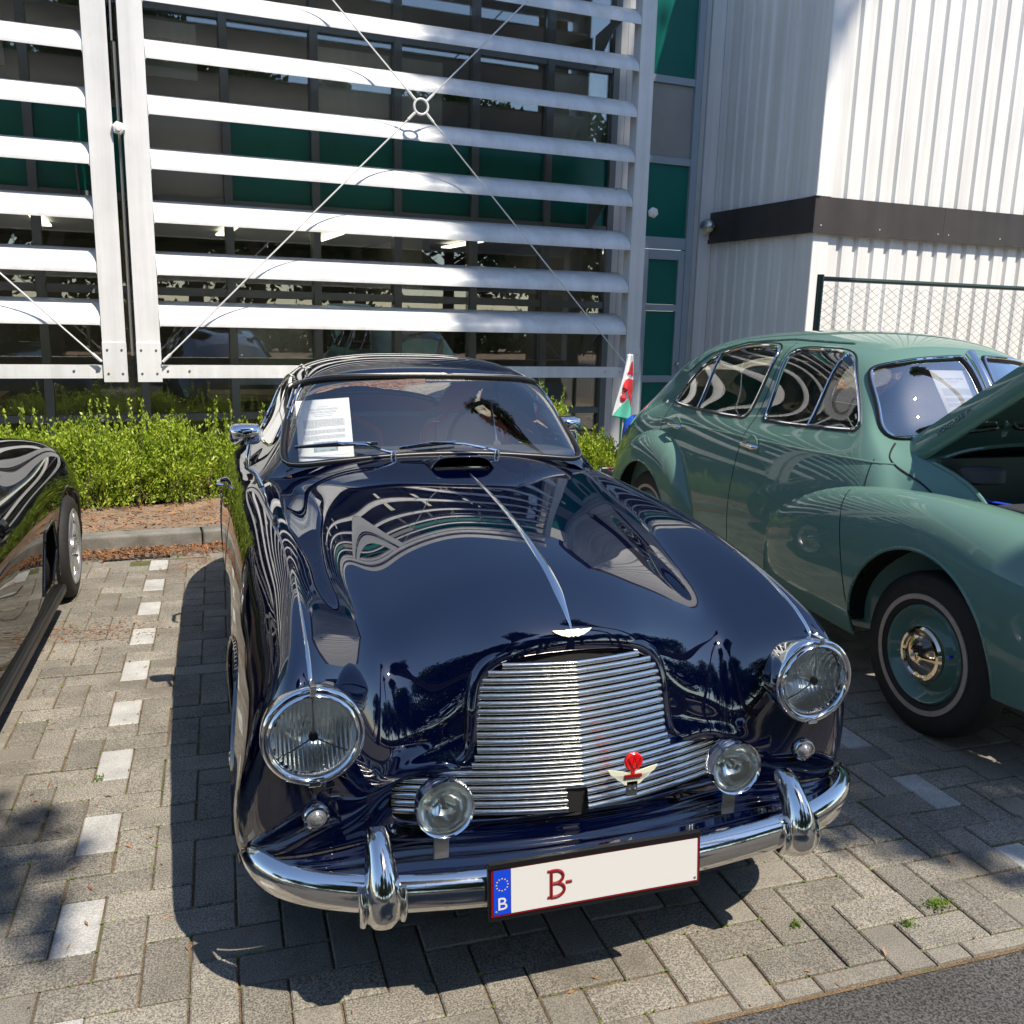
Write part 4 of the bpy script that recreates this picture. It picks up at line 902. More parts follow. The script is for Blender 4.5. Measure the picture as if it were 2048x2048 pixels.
# bumper
bx = [0, .15, .30, .466, .55, .64, .705, .742, .764, .774]; by = [.055, .058, .068, .090, .108, .140, .178, .215, .255, .30]; bz = [.348, .348, .350, .353, .356, .362, .368, .374, .38, .386]
pts = [(x, y, z) for x, y, z in zip(bx, by, bz)]; pts = [(-x, y, z) for x, y, z in pts[::-1][:-1]]+pts
B3 = resample(smoothpoly(pts, closed=False, rounds=3), 120)
bprof = [(.000, .044), (-.016, .040), (-.027, .026), (-.031, .008), (-.031, -.010), (-.026, -.028), (-.014, -.041), (.0, -.044), (.004, -.040), (-.010, -.036), (-.020, -.024), (-.025, 0), (-.020, .022), (-.010, .034), (.004, .040)]
P = []
for i in range(120):
    t = Vector(B3[min(i+1, 119)]-B3[max(i-1, 0)]).normalized(); nrm = t.cross(Vector((0, 0, 1))).normalized(); nrm = nrm if nrm.y < 0 else -nrm
    e = min(i, 119-i); sc = 1 if e > 8 else sqrt(max(.02, 1-((8-e)/8.2)**2))
    P.append([tuple(Vector(B3[i])+nrm*(-f)+Vector((0, 0, u*sc))) for f, u in bprof])
m = MB(); m.grid(np.array(P), False, True); n = len(bprof); m.f += [tuple(range(n)), tuple(reversed(range(119*n, 120*n)))]; m.mi += [0, 0]
m.build('bumper', 'chrome_worn', NV, smooth=True, ang=50)
for sx in (-1, 1):      # overriders
    R_ = []
    for z, y, hwid, dep in ((.288, .080, .006, .02), (.294, .060, .024, .045), (.312, .036, .036, .065), (.338, .024, .042, .08), (.372, .024, .041, .09), (.405, .036, .036, .10), (.436, .056, .031, .11), (.458, .080, .027, .11), (.474, .104, .023, .09), (.482, .128, .016, .05), (.483, .140, .004, .02)):
        R_.append([(sx*.516+hwid*cos(a)*(1 if abs(cos(a)) > .0 else 1), y+dep*.5+dep*.5*(-sin(a)) if sin(a) > -.2 else y+dep*.5+dep*.5*.25, z) for a in np.linspace(0, 2*pi, 25)[:-1]])
    m = MB(); m.grid(np.array(R_), False, True); nn = 24; m.f += [tuple(range(nn)), tuple(reversed(range(10*nn, 11*nn)))]; m.mi += [0, 0]
    ov = m.build('overrider', 'chrome_worn', NV, smooth=True, ang=70)
    for s2 in (-1, 1):
        R2 = []
        for q in np.linspace(0, 1, 9):
            zz = .388-.082*q; R2.append([(sx*.516+s2*(.043+.010*cos(a)), .088-.022*sin(pi*(q*.8+.1))+.022*sin(a), zz) for a in np.linspace(0, 2*pi, 13)[:-1]])
        m = MB(); m.grid(np.array(R2), False, True); m.f += [tuple(range(12)), tuple(reversed(range(8*12, 9*12)))]; m.mi += [0, 0]; m.build('mount_collar', 'chrome_worn', ov, smooth=True, ang=60)
# ribbed splash apron between body and bumper
P = []
for x in np.linspace(-.775, .775, 80):
    yb = nfront(max(-.75, min(.75, x)), .375)[0]; y1 = float(np.interp(abs(x), bx, by))+.035; r = []
    for t in np.linspace(0, 1, 15): r.append((x, yb.y-.004+(y1-yb.y)*t, .372-.026*t-.010*t*t+.0035*sin(t*26)*min(1, t*4)))
    P.append(r)
m = MB(); m.grid(np.array(P)); o = m.build('splash_apron', 'navy', NV, smooth=True, ang=80); sol = o.modifiers.new('Solidify', 'SOLIDIFY'); sol.thickness = .003
# underbody
m = MB(); m.box(-.62, .62, .40, 3.9, .20, .24); m.build('floor_pan', 'dark', NV)
m = MB(); m.box(-.45, .45, .50, 1.55, .241, .60); m.build('engine_block', 'dark', NV)
# wheels
def wheel(x, y, sx, parent, R_=.335, rim_r=.205, wdt=.15, tm='tyre', rm='silver', hubm='chrome', style='disc'):
    W = empty('wheel', parent=parent); A_ = Vector((sx, 0, 0)); o = Vector((x, y, R_-.004)); h = wdt/2
    m = MB(); m.lathe([(rim_r, -h*.8), (rim_r+.01, -h*.95), (R_-.06, -h), (R_-.02, -h*.9), (R_-.006, -h*.72), (R_, -h*.4), (R_, h*.4), (R_-.006, h*.72), (R_-.02, h*.9), (R_-.06, h), (rim_r+.01, h*.95), (rim_r, h*.8), (rim_r-.004, 0), (rim_r, -h*.8)], o, A_, 56); m.build('tyre', tm, W, smooth=True, ang=50)
    m = MB(); m.lathe([(rim_r+.003, h*.82), (rim_r-.004, h*.90), (rim_r-.012, h*.84), (rim_r-.02, h*.4), (rim_r-.03, h*.25), (.12, .0), (.08, h*.15), (.001, h*.2)], o, A_, 56); m.build('rim', rm, W, smooth=True, ang=50)
    m = MB(); m.lathe([(.07, h*.12), (.065, h*.45), (.03, h*.8), (.028, h*1.25), (.012, h*1.4), (.001, h*1.42)], o, A_, 32); m.build('hub', hubm, W, smooth=True, ang=50); return W
for sx in (-1, 1):
    for y in (.86, 3.37):
        W = wheel(sx*.70, y, sx, NV)
        m = MB()
        for a in (0, pi/2): 
            dv = Vector((0, cos(a+.5), sin(a+.5))); o = Vector((sx*.80, y, .331)); m.tube([o-dv*.06, o-dv*.03+Vector((sx*.01, 0, 0)), o+dv*.03+Vector((sx*.01, 0, 0)), o+dv*.06], [.006, .011, .011, .006], 8)
        m.build('knock_off', 'chrome', W, smooth=True)
        m = MB(); pts = []
        for a in np.linspace(-.42, pi+.42, 50):
            yy, zz = (y+.347*cos(a), .33+(.347 if y < 1 else .335)*sin(a)); h = bvN.ray_cast(Vector((sx*2, yy, zz)), Vector((-sx, 0, 0)))
            if h[0]: pts.append(h[0]-Vector((sx*.003, 0, 0)))
        m.tube(pts, .009, 8); m.build('arch_lip', 'navy', NV, smooth=True)
# interior
IN = NV
m = MB(); P = [[(x, 1.80+.02*(x/.5)**2+.17*t, 1.055-.02*t+(.035*exp_ if False else .03*sin(t*pi*.5))*(1-.3*(x/.55)**2)) for t in np.linspace(0, 1, 8)] for x in np.linspace(-.57, .57, 20)]; m.grid(np.array(P)); o = m.build('dashboard', 'inside', IN, smooth=True); sol = o.modifiers.new('Solidify', 'SOLIDIFY'); sol.thickness = .06
m = MB(); m.box(-.58, .58, 1.95, 3.45, .30, .34); m.build('cabin_floor', 'inside', IN)
for sx in (-1, 1):
    m = MB(); m.box(sx*.665-.012, sx*.665+.012, 1.95, 3.1, .34, .93); m.build('door_card', 'cream', IN, bevel=.01)
def seat(x, mm, m2, y=2.50):
    S = empty('seat', parent=IN)
    m = MB(); R_ = [[(x+(.23*w_)*cos(a)*(1+.0), y+lean+.05*sin(a), z) for a in np.linspace(0, 2*pi, 25)[:-1]] for z, w_, lean in ((.55, .95, 0), (.70, 1, .04), (.90, 1.0, .10), (1.03, .92, .145), (1.09, .75, .165), (1.115, .45, .17), (1.12, .05, .17))]
    m.grid(np.array(R_), False, True); m.build('backrest', mm, S, smooth=True, ang=80)
    m = MB(); m.box(x-.23, x+.23, y-.48, y+.02, .42, .56); m.build('cushion', mm, S, bevel=.04)
    for q in (-1, 1): m = MB(); m.tube([(x+q*.222, y-.01, .58), (x+q*.232, y+.07, .88), (x+q*.20, y+.11, 1.05), (x+q*.08, y+.125, 1.115)], .012, 8); m.build('piping', m2, S, smooth=True)
seat(-.30, 'inside', 'red'); seat(.32, 'cream', 'red')
m = MB(); m.box(-.50, .50, 3.05, 3.2, .55, 1.08); m.build('rear_seat_back', 'inside', IN, bevel=.04); m = MB(); m.box(-.48, .48, 2.75, 3.049, .42, .58); m.build('rear_seat_cushion', 'inside', IN, bevel=.03)
m = MB(); c = Vector((.33, 2.12, 1.035)); a_ = Vector((0, -.90, .44)).normalized(); e1 = Vector((1, 0, 0)); e2 = a_.cross(e1)
m.tube([c+e1*.205*cos(t)+e2*.205*sin(t) for t in np.linspace(0, 2*pi, 49)[:-1]], .0105, 10, closed=True, caps=False); sw_ = m.build('steering_wheel', 'inside', IN, smooth=True)
m = MB()
for a in (pi/2, pi/2+2.1, pi/2-2.1): m.tube([c-a_*(-.02), c+(e1*cos(a)+e2*sin(a))*.2], .006, 6)
m.build('spoke', 'steel', sw_); m = MB(); m.tube([c+a_*.03, c+a_*(-.35)+Vector((0, -.0, 0))], .018, 10); m.build('column', 'inside', sw_, smooth=True)
m = MB(); m.tube([(.02, 1.93, 1.08), (.02, 1.925, 1.175)], .004, 8); m.tube([(.005, 1.925, 1.17), (.035, 1.925, 1.17)], .004, 8); m.build('mirror_stem', 'chrome', IN, smooth=True)
m = MB(); m.box(.0, .17, 2.035, 2.05, 1.315, 1.34); m.build('rear_view_mirror', 'chrome', IN, bevel=.006)
# wipers
for (px_, bx0, bx1, byy) in ((-.20, -.54, -.25, 0), (.20, -.17, .05, 0)):
    Wp = empty('wiper', parent=NV); piv = nsurf(px_, 1.672, off=.0)[0]
    m = MB(); m.lathe([(.012, 0), (.012, .012), (.008, .022), (.001, .024)], piv, (0, -.2, 1), 16); m.build('pivot', 'chrome', Wp, smooth=True)
    zb = 1.098
    def wsf(x, z): return cfront(x, z, .016)
    b0, b1 = wsf(bx0, zb-.014), wsf(bx1, zb+.004); mid = (b0+b1)/2
    m = MB(); m.tube([piv+Vector((0, 0, .018)), piv+Vector(((-.03), -.005, .026)), mid*.5+piv*.5+Vector((0, -.02, .028)), mid+Vector((0, -.006, .012))], [.008, .0065, .005, .004], 8); m.build('arm', 'chrome', Wp, smooth=True)
    m = MB(); m.tube([b0+Vector((0, -.004, .005)), mid+Vector((0, -.007, .010)), b1+Vector((0, -.004, .005))], [.003, .0045, .003], 6); m.build('blade_frame', 'chrome', Wp, smooth=True)
    m = MB(); m.tube([b0, mid, b1], .0045, 6); m.build('blade', 'rubber', Wp)
# washer jets / cowl trims
for x in (-.03, .12): m = MB(); s_, n = nsurf(x, 1.63); m.lathe([(.008, 0), (.008, .006), (.001, .009)], s_, n, 12); m.build('washer_jet', 'chrome', NV, smooth=True)
# mirrors
for sx in (-1, 1):
    dy = 0 if sx < 0 else .50; dx = 0 if sx < 0 else .0
    MR = empty('door_mirror', parent=NV); bs, bn_ = nsurf(sx*(.675 if sx < 0 else .72), 1.66+dy)
    m = MB(); m.tube([bs, bs+Vector((sx*.018, .01, .045)), Vector((sx*.722, 1.67+dy, 1.04)), Vector((sx*.716, 1.675+dy, 1.09)), Vector((sx*.706, 1.69+dy, 1.12 if sx > 0 else 1.148))], [.011, .0095, .0095, .009, .008], 10); m.build('stem', 'chrome', MR, smooth=True)
    c = Vector((sx*(.722 if sx < 0 else .70), 1.695+dy, 1.155 if sx < 0 else 1.115)); R_ = []
    for t, sc in ((-.036, .05), (-.034, .45), (-.026, .78), (-.012, .95), (.006, 1.0), (.02, 1.0), (.022, .93)):
        r = []
        for a in np.linspace(0, 2*pi, 33)[:-1]:
            ca, sa = cos(a), sin(a); r.append(tuple(c+Vector((.055*sc*np.sign(ca)*abs(ca)**.55, t, .038*sc*np.sign(sa)*abs(sa)**.55))))
        R_.append(r)
    m = MB(); m.grid(np.array(R_), False, True); m.f += [tuple(range(32)), tuple(reversed(range(6*32, 7*32)))]; m.mi += [0, 0]; m.build('housing', 'chrome', MR, smooth=True, ang=60)
# red and ivory grille badge
GBD = empty('club_badge', parent=NV); o = Vector((.112, .185, .508)); 
m = MB(); m.lathe([(.001, .006), (.021, .0055), (.0235, .003), (.0235, -.004), (.001, -.006)], o+Vector((0, 0, .033)), (0, -1, 0), 32); dsc = m.build('disc', 'redenamel', GBD, smooth=True, ang=40)
m = MB()
for a, b in (((-.018, .012), (-.006, -.016)), ((-.006, -.016), (.0, .016)), ((.0, .016), (.008, -.016)), ((.008, -.016), (.018, .012)), ((-.018, .012), (0, -.019)), ((0, -.019), (.018, .012))): m.tube([o+Vector((a[0], -.0065, .033+a[1])), o+Vector((b[0], -.0065, .033+b[1]))], .0006, 4)
m.build('monogram', 'darkred', dsc)
m = MB(); m.box(-.0035, .0035, -.004, .003, -.004, .012); m.build('post', 'redenamel', GBD, loc=o)
wg = [(0, -.032), (.005, -.026), (.011, -.030), (.022, -.026), (.030, -.017), (.040, -.012), (.048, -.002), (.058, .004), (.066, .017), (.045, .013), (.025, .008), (.008, .004), (0, .004)]; wg += [(-x, y) for x, y in wg[::-1][1:-1]]
m = MB(); m.prism(wg, o, (1, 0, 0), (0, 0, 1), (0, .003, 0)); wgo = m.build('wings', 'ivory', GBD)
m = MB()
for q in range(-9, 10): a = q*.155; m.tube([o+Vector((sin(a)*.012, -.0006, -.002-cos(a)*.006)), o+Vector((sin(a)*.046, -.0006, -.012*cos(a)+.003-.010*cos(a)))], .0004, 3)
m.build('feather_lines', 'steel', wgo)
m = MB(); m.box(-.022, .022, -.005, -.001, -.0075, .0005); m.build('name_bar', 'darkred', GBD, loc=o)
m = MB(); m.box(-.014, .014, -.0, .004, -.058, -.020); bk_ = m.build('bracket', 'inside', GBD, loc=o)
for x in (-.007, .007): m = MB(); m.lathe([(.001, .003), (.0035, .002), (.004, 0)], o+Vector((x, 0, -.040)), (0, -1, 0), 10); m.build('bolt', 'chrome', GBD)
# number plate
PLT = empty('number_plate', parent=NV); pc = Vector((-.043, .018, .370)); th = Matrix.Translation(pc) @ Matrix.Rotation(radians(-6), 4, 'X') @ Matrix.Diagonal((.96, 1, 1, 1))
def pbx(n_, m_, x0, x1, z0, z1, y0, y1): m = MB(); m.box(x0, x1, y0, y1, z0, z1); return m.build(n_, m_, PLT, xf=th, bevel=.0)
m = MB(); m.box(-.266, .266, -.002, .012, -.067, .064); m.build('holder', 'rubber', PLT, xf=th, bevel=.003); pbx('red_border', 'darkred', -.260, .260, -.055, .055, -.0045, -.0022)
pbx('face', 'plate', -.214, .255, -.050, .050, -.0062, -.0047); pbx('blue_band', 'eublue', -.255, -.215, -.050, .050, -.0062, -.0047)
pbx('top_rail', 'rubber', -.264, .264, .056, .066, -.009, -.0021)
Y_ = th.to_3x3() @ Vector((0, -1, 0)); Z_ = th.to_3x3() @ Vector((0, 0, 1)); X_ = Vector((1, 0, 0))
m = MB()
for q in range(12):
    a = q*pi/6; c = th @ Vector((-.235+.0135*cos(a), -.0066, .018+.0135*sin(a)))
    st = [(.0022*(1 if k_ % 2 == 0 else .42)*sin(k_*pi/5), .0022*(1 if k_ % 2 == 0 else .42)*cos(k_*pi/5)) for k_ in range(10)]
    m.prism(st, c, X_, Z_, Y_*.0003)
m.build('stars', 'yellow', PLT)
text_obj('band_letter', 'B', 'plate', .040, th @ Vector((-.235, -.0066, -.027)), X_, Z_, PLT, .0004, sx=1.1)
# registration letter drawn as slab strokes
m = MB()
def stroke(pts, w_): m.tube([th @ Vector((x, -.0062, z)) for x, z in pts], w_*.85, 8, flat=(1, 1))
bx_ = -.118; hh = .030
stroke([(bx_, -hh), (bx_, hh)], .0048); stroke([(bx_-.009, -hh), (bx_+.006, -hh)], .0036); stroke([(bx_-.009, hh), (bx_+.006, hh)], .0036)
def arc(z0, z1, wx): return [(bx_, z1)]+[(bx_+.010+wx*sin(t), (z0+z1)/2+(z1-z0)/2*cos(t)) for t in np.linspace(0, pi, 14)]+[(bx_, z0)]
stroke(arc(.001, hh, .019), .0046); stroke(arc(-hh, .001, .022), .0046); stroke([(-.082, .0), (-.068, .0)], .0042)
m.build('plate_letter', 'darkred', PLT, smooth=True)
for x in (-.249, .249): m = MB(); m.lathe([(.001, .002), (.003, .001), (.0035, 0)], th @ Vector((x, -.0066, -.043)), Y_, 10); m.build('plate_screw', 'steel', PLT)
# information sheet inside the windscreen
def sheet(name, label, tl, tr, bl, br, nrm, car, title):
    S = empty(name); tag(S, label, 'paper sheet'); S.location = 0.5*(Vector(bl)+Vector(br)); O_ = Vector(S.location)
    tl, tr, bl, br = [Vector(q)-O_ for q in (tl, tr, bl, br)]; tr = tl+(br-bl); m = MB(); n_ = (br-bl).cross(tl-bl).normalized(); n_ = n_ if n_.dot(Vector(nrm)) > 0 else -n_
    m.add([bl, br, tr, tl, bl-n_*.0008, br-n_*.0008, tr-n_*.0008, tl-n_*.0008], [(0, 1, 2, 3), (7, 6, 5, 4), (0, 4, 5, 1), (1, 5, 6, 2), (2, 6, 7, 3), (3, 7, 4, 0)]); m.build('page', 'paper', S)
    ex = ((br-bl)+(tr-tl)).normalized(); ey = ((tl-bl)+(tr-br)).normalized(); H_ = ((tl-bl).length+(tr-br).length)/2; W_ = ((br-bl).length+(tr-tl).length)/2; c = (bl+br)/2
    P_ = lambda x, y: c+ex*x*W_+ey*y*H_+n_*.0009
    for y, t_, s_ in title: text_obj('print', t_, 'ink', s_*H_, P_(0, y), ex, ey, S, .00005)
    R3 = random.Random(4); m = MB()
    for k_ in range(22):
        y = .66-.0155*k_
        if k_ in (9, 10, 16): continue
        x = -.38; xe = .38 if k_ not in (8, 15, 21) else -.1
        while x < xe:
            w_ = R3.uniform(.02, .07); a = P_(x, y); b = P_(min(x+w_, xe), y); m.add([a-ey*.0011*H_*3, b-ey*.0011*H_*3, b+ey*.0011*H_*3, a+ey*.0011*H_*3], [(0, 1, 2, 3)]); x += w_+.012
    m.build('text_lines', 'ink', S, recalc=False)
    if car:
        m = MB(); a = [P_(-.22, .14), P_(.22, .14), P_(.22, .30), P_(-.22, .30)]; m.add(a, [(0, 1, 2, 3)]); m.build('printed_photo', 'photo', S, recalc=False)
        m = MB(); cs = [(-.16, .17), (.17, .17), (.18, .205), (.10, .222), (.03, .255), (-.07, .258), (-.12, .225), (-.17, .21)]; m.add([P_(x, y)+n_*.0004 for x, y in cs], [tuple(range(8))]); m.build('printed_car', 'bluegrey', S, recalc=False)
        m = MB(); a = [P_(-.42, .075), P_(.42, .075), P_(.42, .078), P_(-.42, .078)]; m.add(a, [(0, 1, 2, 3)]); m.build('rule_line', 'ink', S, recalc=False)
    return S
W2 = lambda x, y, z: (x+CXN, y+Y0N, z)
def inws(x, z, back=.012): 
    p = cfront(max(-.54, x), max(z, 1.075)); return W2(x, p.y+back-.75*(p.z-z), z)
sheet('information_sheet', 'white printed information sheet with a photo behind the navy car windscreen', W2(-.527, 1.955, 1.247), W2(-.322, 1.935, 1.262), W2(-.533, 1.775, 1.036), W2(-.330, 1.762, 1.052), (0, -.8, .6), True,
      [(.90, '*', .03), (.875, 'AN ENGLISH DRIVE', .016), (.83, '1955 ASTON MARTIN', .042), (.785, 'DB2/4 MK1 SALOON', .038), (.75, 'Two-litre six-cylinder in line engine', .02), (.72, 'Chassis number Coachbuilder', .02), (.05, 'Belgium', .02)])
# ================================================================== GREEN SALOON  (world x,y used directly; centre x = 3.34)
GX = 3.34
GN = empty('green_saloon', (GX, 4.0, 0)); tag(GN, 'sage green vintage four-door saloon with raised bonnet parked at right', 'car')
def G(rows): return [[(x, y-4.0, z) for x, y, z in r] for r in rows]
G_ROWS = G([   # tail -> nose ; x from centre
 [(0,6.30,.45),(.14,6.30,.45),(.28,6.28,.45),(.40,6.25,.45),(.49,6.20,.44),(.56,6.14,.43),(.60,6.08,.42),(.63,6.03,.40),(.645,6.0,.36),(.65,5.98,.30)],
 [(0,6.33,.72),(.14,6.33,.72),(.28,6.30,.715),(.39,6.26,.71),(.48,6.20,.69),(.56,6.12,.66),(.60,6.05,.60),(.64,5.98,.52),(.66,5.94,.42),(.66,5.92,.30)],
 [(0,6.18,.95),(.14,6.18,.95),(.27,6.15,.945),(.38,6.10,.93),(.47,6.03,.90),(.56,5.95,.84),(.62,5.88,.74),(.66,5.82,.62),(.68,5.80,.46),(.67,5.78,.30)],
 [(0,5.90,1.13),(.14,5.90,1.125),(.26,5.87,1.115),(.37,5.85,1.085),(.46,5.81,1.04),(.55,5.76,.99),(.635,5.72,.91),(.69,5.66,.72),(.69,5.56,.48),(.68,5.54,.30)],
 [(0,5.66,1.31),(.14,5.66,1.305),(.26,5.64,1.29),(.37,5.61,1.26),(.460,5.57,1.18),(.545,5.52,1.05),(.645,5.48,.985),(.705,5.42,.80),(.715,5.38,.52),(.69,5.34,.30)],
 [(0,5.38,1.44),(.15,5.38,1.435),(.27,5.36,1.415),(.385,5.33,1.375),(.485,5.28,1.295),(.580,5.20,1.10),(.655,5.16,.98),(.705,5.13,.75),(.725,5.12,.52),(.70,5.10,.30)],
 [(0,5.0,1.522),(.15,5.0,1.515),(.29,5.0,1.493),(.415,4.98,1.450),(.508,4.95,1.365),(.602,4.88,1.12),(.672,4.78,1.0),(.728,4.77,.76),(.745,4.76,.52),(.715,4.76,.28)],
 [(0,4.45,1.560),(.16,4.45,1.552),(.31,4.44,1.525),(.430,4.43,1.475),(.515,4.41,1.37),(.607,4.39,1.12),(.690,4.38,1.01),(.742,4.38,.78),(.758,4.38,.52),(.725,4.38,.27)],
 [(0,4.0,1.562),(.16,4.0,1.554),(.31,4.0,1.525),(.433,4.0,1.475),(.520,4.0,1.37),(.612,4.0,1.12),(.695,4.0,1.01),(.745,4.0,.78),(.760,4.0,.52),(.727,4.0,.27)],
 [(0,3.72,1.540),(.16,3.72,1.533),(.31,3.73,1.505),(.425,3.74,1.455),(.513,3.75,1.355),(.605,3.72,1.13),(.692,3.70,1.005),(.741,3.70,.78),(.757,3.70,.52),(.725,3.70,.27)],
 [(0,3.53,1.497),(.16,3.535,1.491),(.30,3.55,1.468),(.425,3.570,1.418),(.515,3.60,1.325),(.588,3.53,1.14),(.680,3.47,1.005),(.731,3.45,.78),(.748,3.45,.52),(.718,3.45,.27)],
 [(0,3.43,1.430),(.16,3.437,1.424),(.30,3.455,1.405),(.425,3.48,1.362),(.525,3.515,1.275),(.592,3.44,1.14),(.664,3.36,1.01),(.720,3.32,.80),(.738,3.30,.54),(.710,3.3,.28)],
 [(0,3.33,1.310),(.16,3.338,1.305),(.30,3.36,1.290),(.445,3.385,1.262),(.532,3.42,1.205),(.597,3.36,1.11),(.648,3.27,1.0),(.706,3.22,.82),(.724,3.2,.55),(.70,3.2,.29)],
 [(0,3.235,1.180),(.16,3.245,1.176),(.30,3.27,1.165),(.445,3.30,1.148),(.530,3.33,1.112),(.592,3.27,1.055),(.628,3.19,.97),(.682,3.14,.80),(.70,3.12,.55),(.68,3.12,.30)],
 [(0,3.12,1.105),(.16,3.13,1.102),(.30,3.14,1.090),(.43,3.16,1.068),(.51,3.17,1.030),(.57,3.12,.975),(.600,3.08,.88),(.63,3.05,.74),(.645,3.03,.52),(.63,3.03,.32)],
 [(0,2.9,1.08),(.15,2.9,1.077),(.29,2.9,1.065),(.40,2.9,1.035),(.48,2.9,.985),(.53,2.88,.90),(.55,2.87,.80),(.56,2.86,.68),(.57,2.85,.50),(.56,2.85,.34)],
 [(0,2.6,1.05),(.14,2.6,1.047),(.26,2.6,1.03),(.34,2.6,.99),(.39,2.6,.93),(.42,2.6,.86),(.44,2.6,.77),(.46,2.6,.66),(.47,2.6,.50),(.46,2.6,.34)],
 [(0,2.3,1.01),(.13,2.3,1.005),(.24,2.3,.98),(.31,2.31,.93),(.35,2.32,.87),(.38,2.33,.80),(.40,2.34,.72),(.42,2.35,.62),(.43,2.36,.50),(.43,2.36,.34)],
 [(0,2.10,.95),(.12,2.10,.94),(.22,2.12,.91),(.28,2.15,.86),(.32,2.18,.80),(.35,2.2,.73),(.38,2.22,.66),(.41,2.24,.58),(.43,2.25,.48),(.43,2.25,.34)],
 [(0,2.0,.80),(.12,2.01,.79),(.21,2.04,.76),(.27,2.08,.72),(.32,2.11,.67),(.36,2.14,.62),(.40,2.16,.56),(.44,2.17,.50),(.46,2.18,.43),(.46,2.18,.34)],
 [(0,1.97,.60),(.12,1.98,.60),(.21,2.01,.58),(.28,2.05,.56),(.34,2.08,.53),(.39,2.10,.50),(.44,2.12,.46),(.48,2.13,.42),(.49,2.14,.38),(.49,2.14,.32)],
 [(0,1.98,.42),(.12,1.99,.42),(.21,2.02,.41),(.29,2.05,.40),(.36,2.08,.39),(.42,2.10,.38),(.47,2.12,.36),(.50,2.13,.35),(.51,2.14,.33),(.51,2.14,.30)],
])
sG = Surf(mirror_net(G_ROWS)); PG = sG.ev(fine(sG.gu, 13), fine(sG.gv, 12)); shG = Shell(PG); shG.orient((0, .3, .8)); bvG = shG.bvh(); cg = shG.c
gx, gy, gz = cg[..., 0], cg[..., 1]+4.0, cg[..., 2]
def gside(y, z, sx=-1, off=0.):
    h = bvG.ray_cast(Vector((sx*3, y-4.0, z)), Vector((-sx, 0, 0)))
    if h[0] is None: return None
    n = h[1]; n = n if n.x*sx > 0 else -n; return h[0]+n*off
rearw = resample(smoothpoly([(4.325, 1.455), (4.295, 1.435), (4.29, 1.40), (4.30, 1.25), (4.315, 1.13), (4.325, 1.10), (4.36, 1.088), (4.6, 1.083), (4.9, 1.085), (5.16, 1.09), (5.22, 1.095), (5.20, 1.13), (5.13, 1.22), (5.02, 1.32), (4.88, 1.40), (4.72, 1.447), (4.55, 1.468), (4.38, 1.470)], rounds=3), 140, True)
frontw = resample(smoothpoly([(4.15, 1.452), (4.185, 1.43), (4.19, 1.39), (4.175, 1.25), (4.16, 1.135), (4.15, 1.105), (4.11, 1.097), (3.9, 1.103), (3.65, 1.115), (3.52, 1.122), (3.462, 1.128), (3.452, 1.155), (3.50, 1.215), (3.59, 1.32), (3.68, 1.41), (3.74, 1.446), (3.82, 1.462), (3.95, 1.464), (4.08, 1.464)], rounds=3), 140, True)
wsg = [(.04, 1.452), (.10, 1.452), (.28, 1.440), (.40, 1.415), (.452, 1.395), (.476, 1.365), (.500, 1.29), (.525, 1.20), (.540, 1.145), (.530, 1.115), (.495, 1.105), (.38, 1.118), (.20, 1.140), (.08, 1.152), (.04, 1.152)]
wsg = resample(smoothpoly(wsg, rounds=3), 110, True)
sidec = (np.abs(gx) > .38) & (gy > 3.1) & (gy < 5.2)
gm = []
for sx in (-1, 1):
    for pl in (rearw, frontw): gm.append(shG.take(sidec & (gx*sx > 0) & inpoly(gy, gz, pl)))
wm = [shG.take((gy < 3.75) & (gy > 3.1) & inpoly(gx*sx, gz, wsg)) for sx in (-1, 1)]
rwg = shG.take((gy > 5.28) & (gy < 5.72) & (np.abs(gx) < .34) & (gz > 1.15))
bay = shG.take((np.abs(gx) < .485) & (gy < 3.08) & (gy > 2.12) & (gz > .86))
sidem2 = (np.abs(gx) > .40)
rd = (gy > 4.235) & (gy < 5.24-.10*np.clip((1.0-gz)/.7, 0, 1)) & (gz < 1.47) & (gz > .33); fd = (gy > 3.27-.10*np.clip((1.0-gz)*2, 0, 1)) & (gy < 4.225) & (gz < 1.47) & (gz > .33)
doors = [(shG.take(sidem2 & m_ & (gx*sx > 0))) for sx in (-1, 1) for m_ in (rd, fd)]
for d_ in doors: shG.build('door', d_, 'green', GN, thick=.004)
shG.build('body', shG.take(np.ones_like(bay)), 'green', GN, thick=.004)
for g_ in gm: shG.build('side_window', g_, 'sideglass', GN, off=-.003)
for g_ in wm: shG.build('windscreen_half', g_, 'glass_pale', GN, off=-.003)
shG.build('rear_window', rwg, 'sideglass', GN, off=-.003)
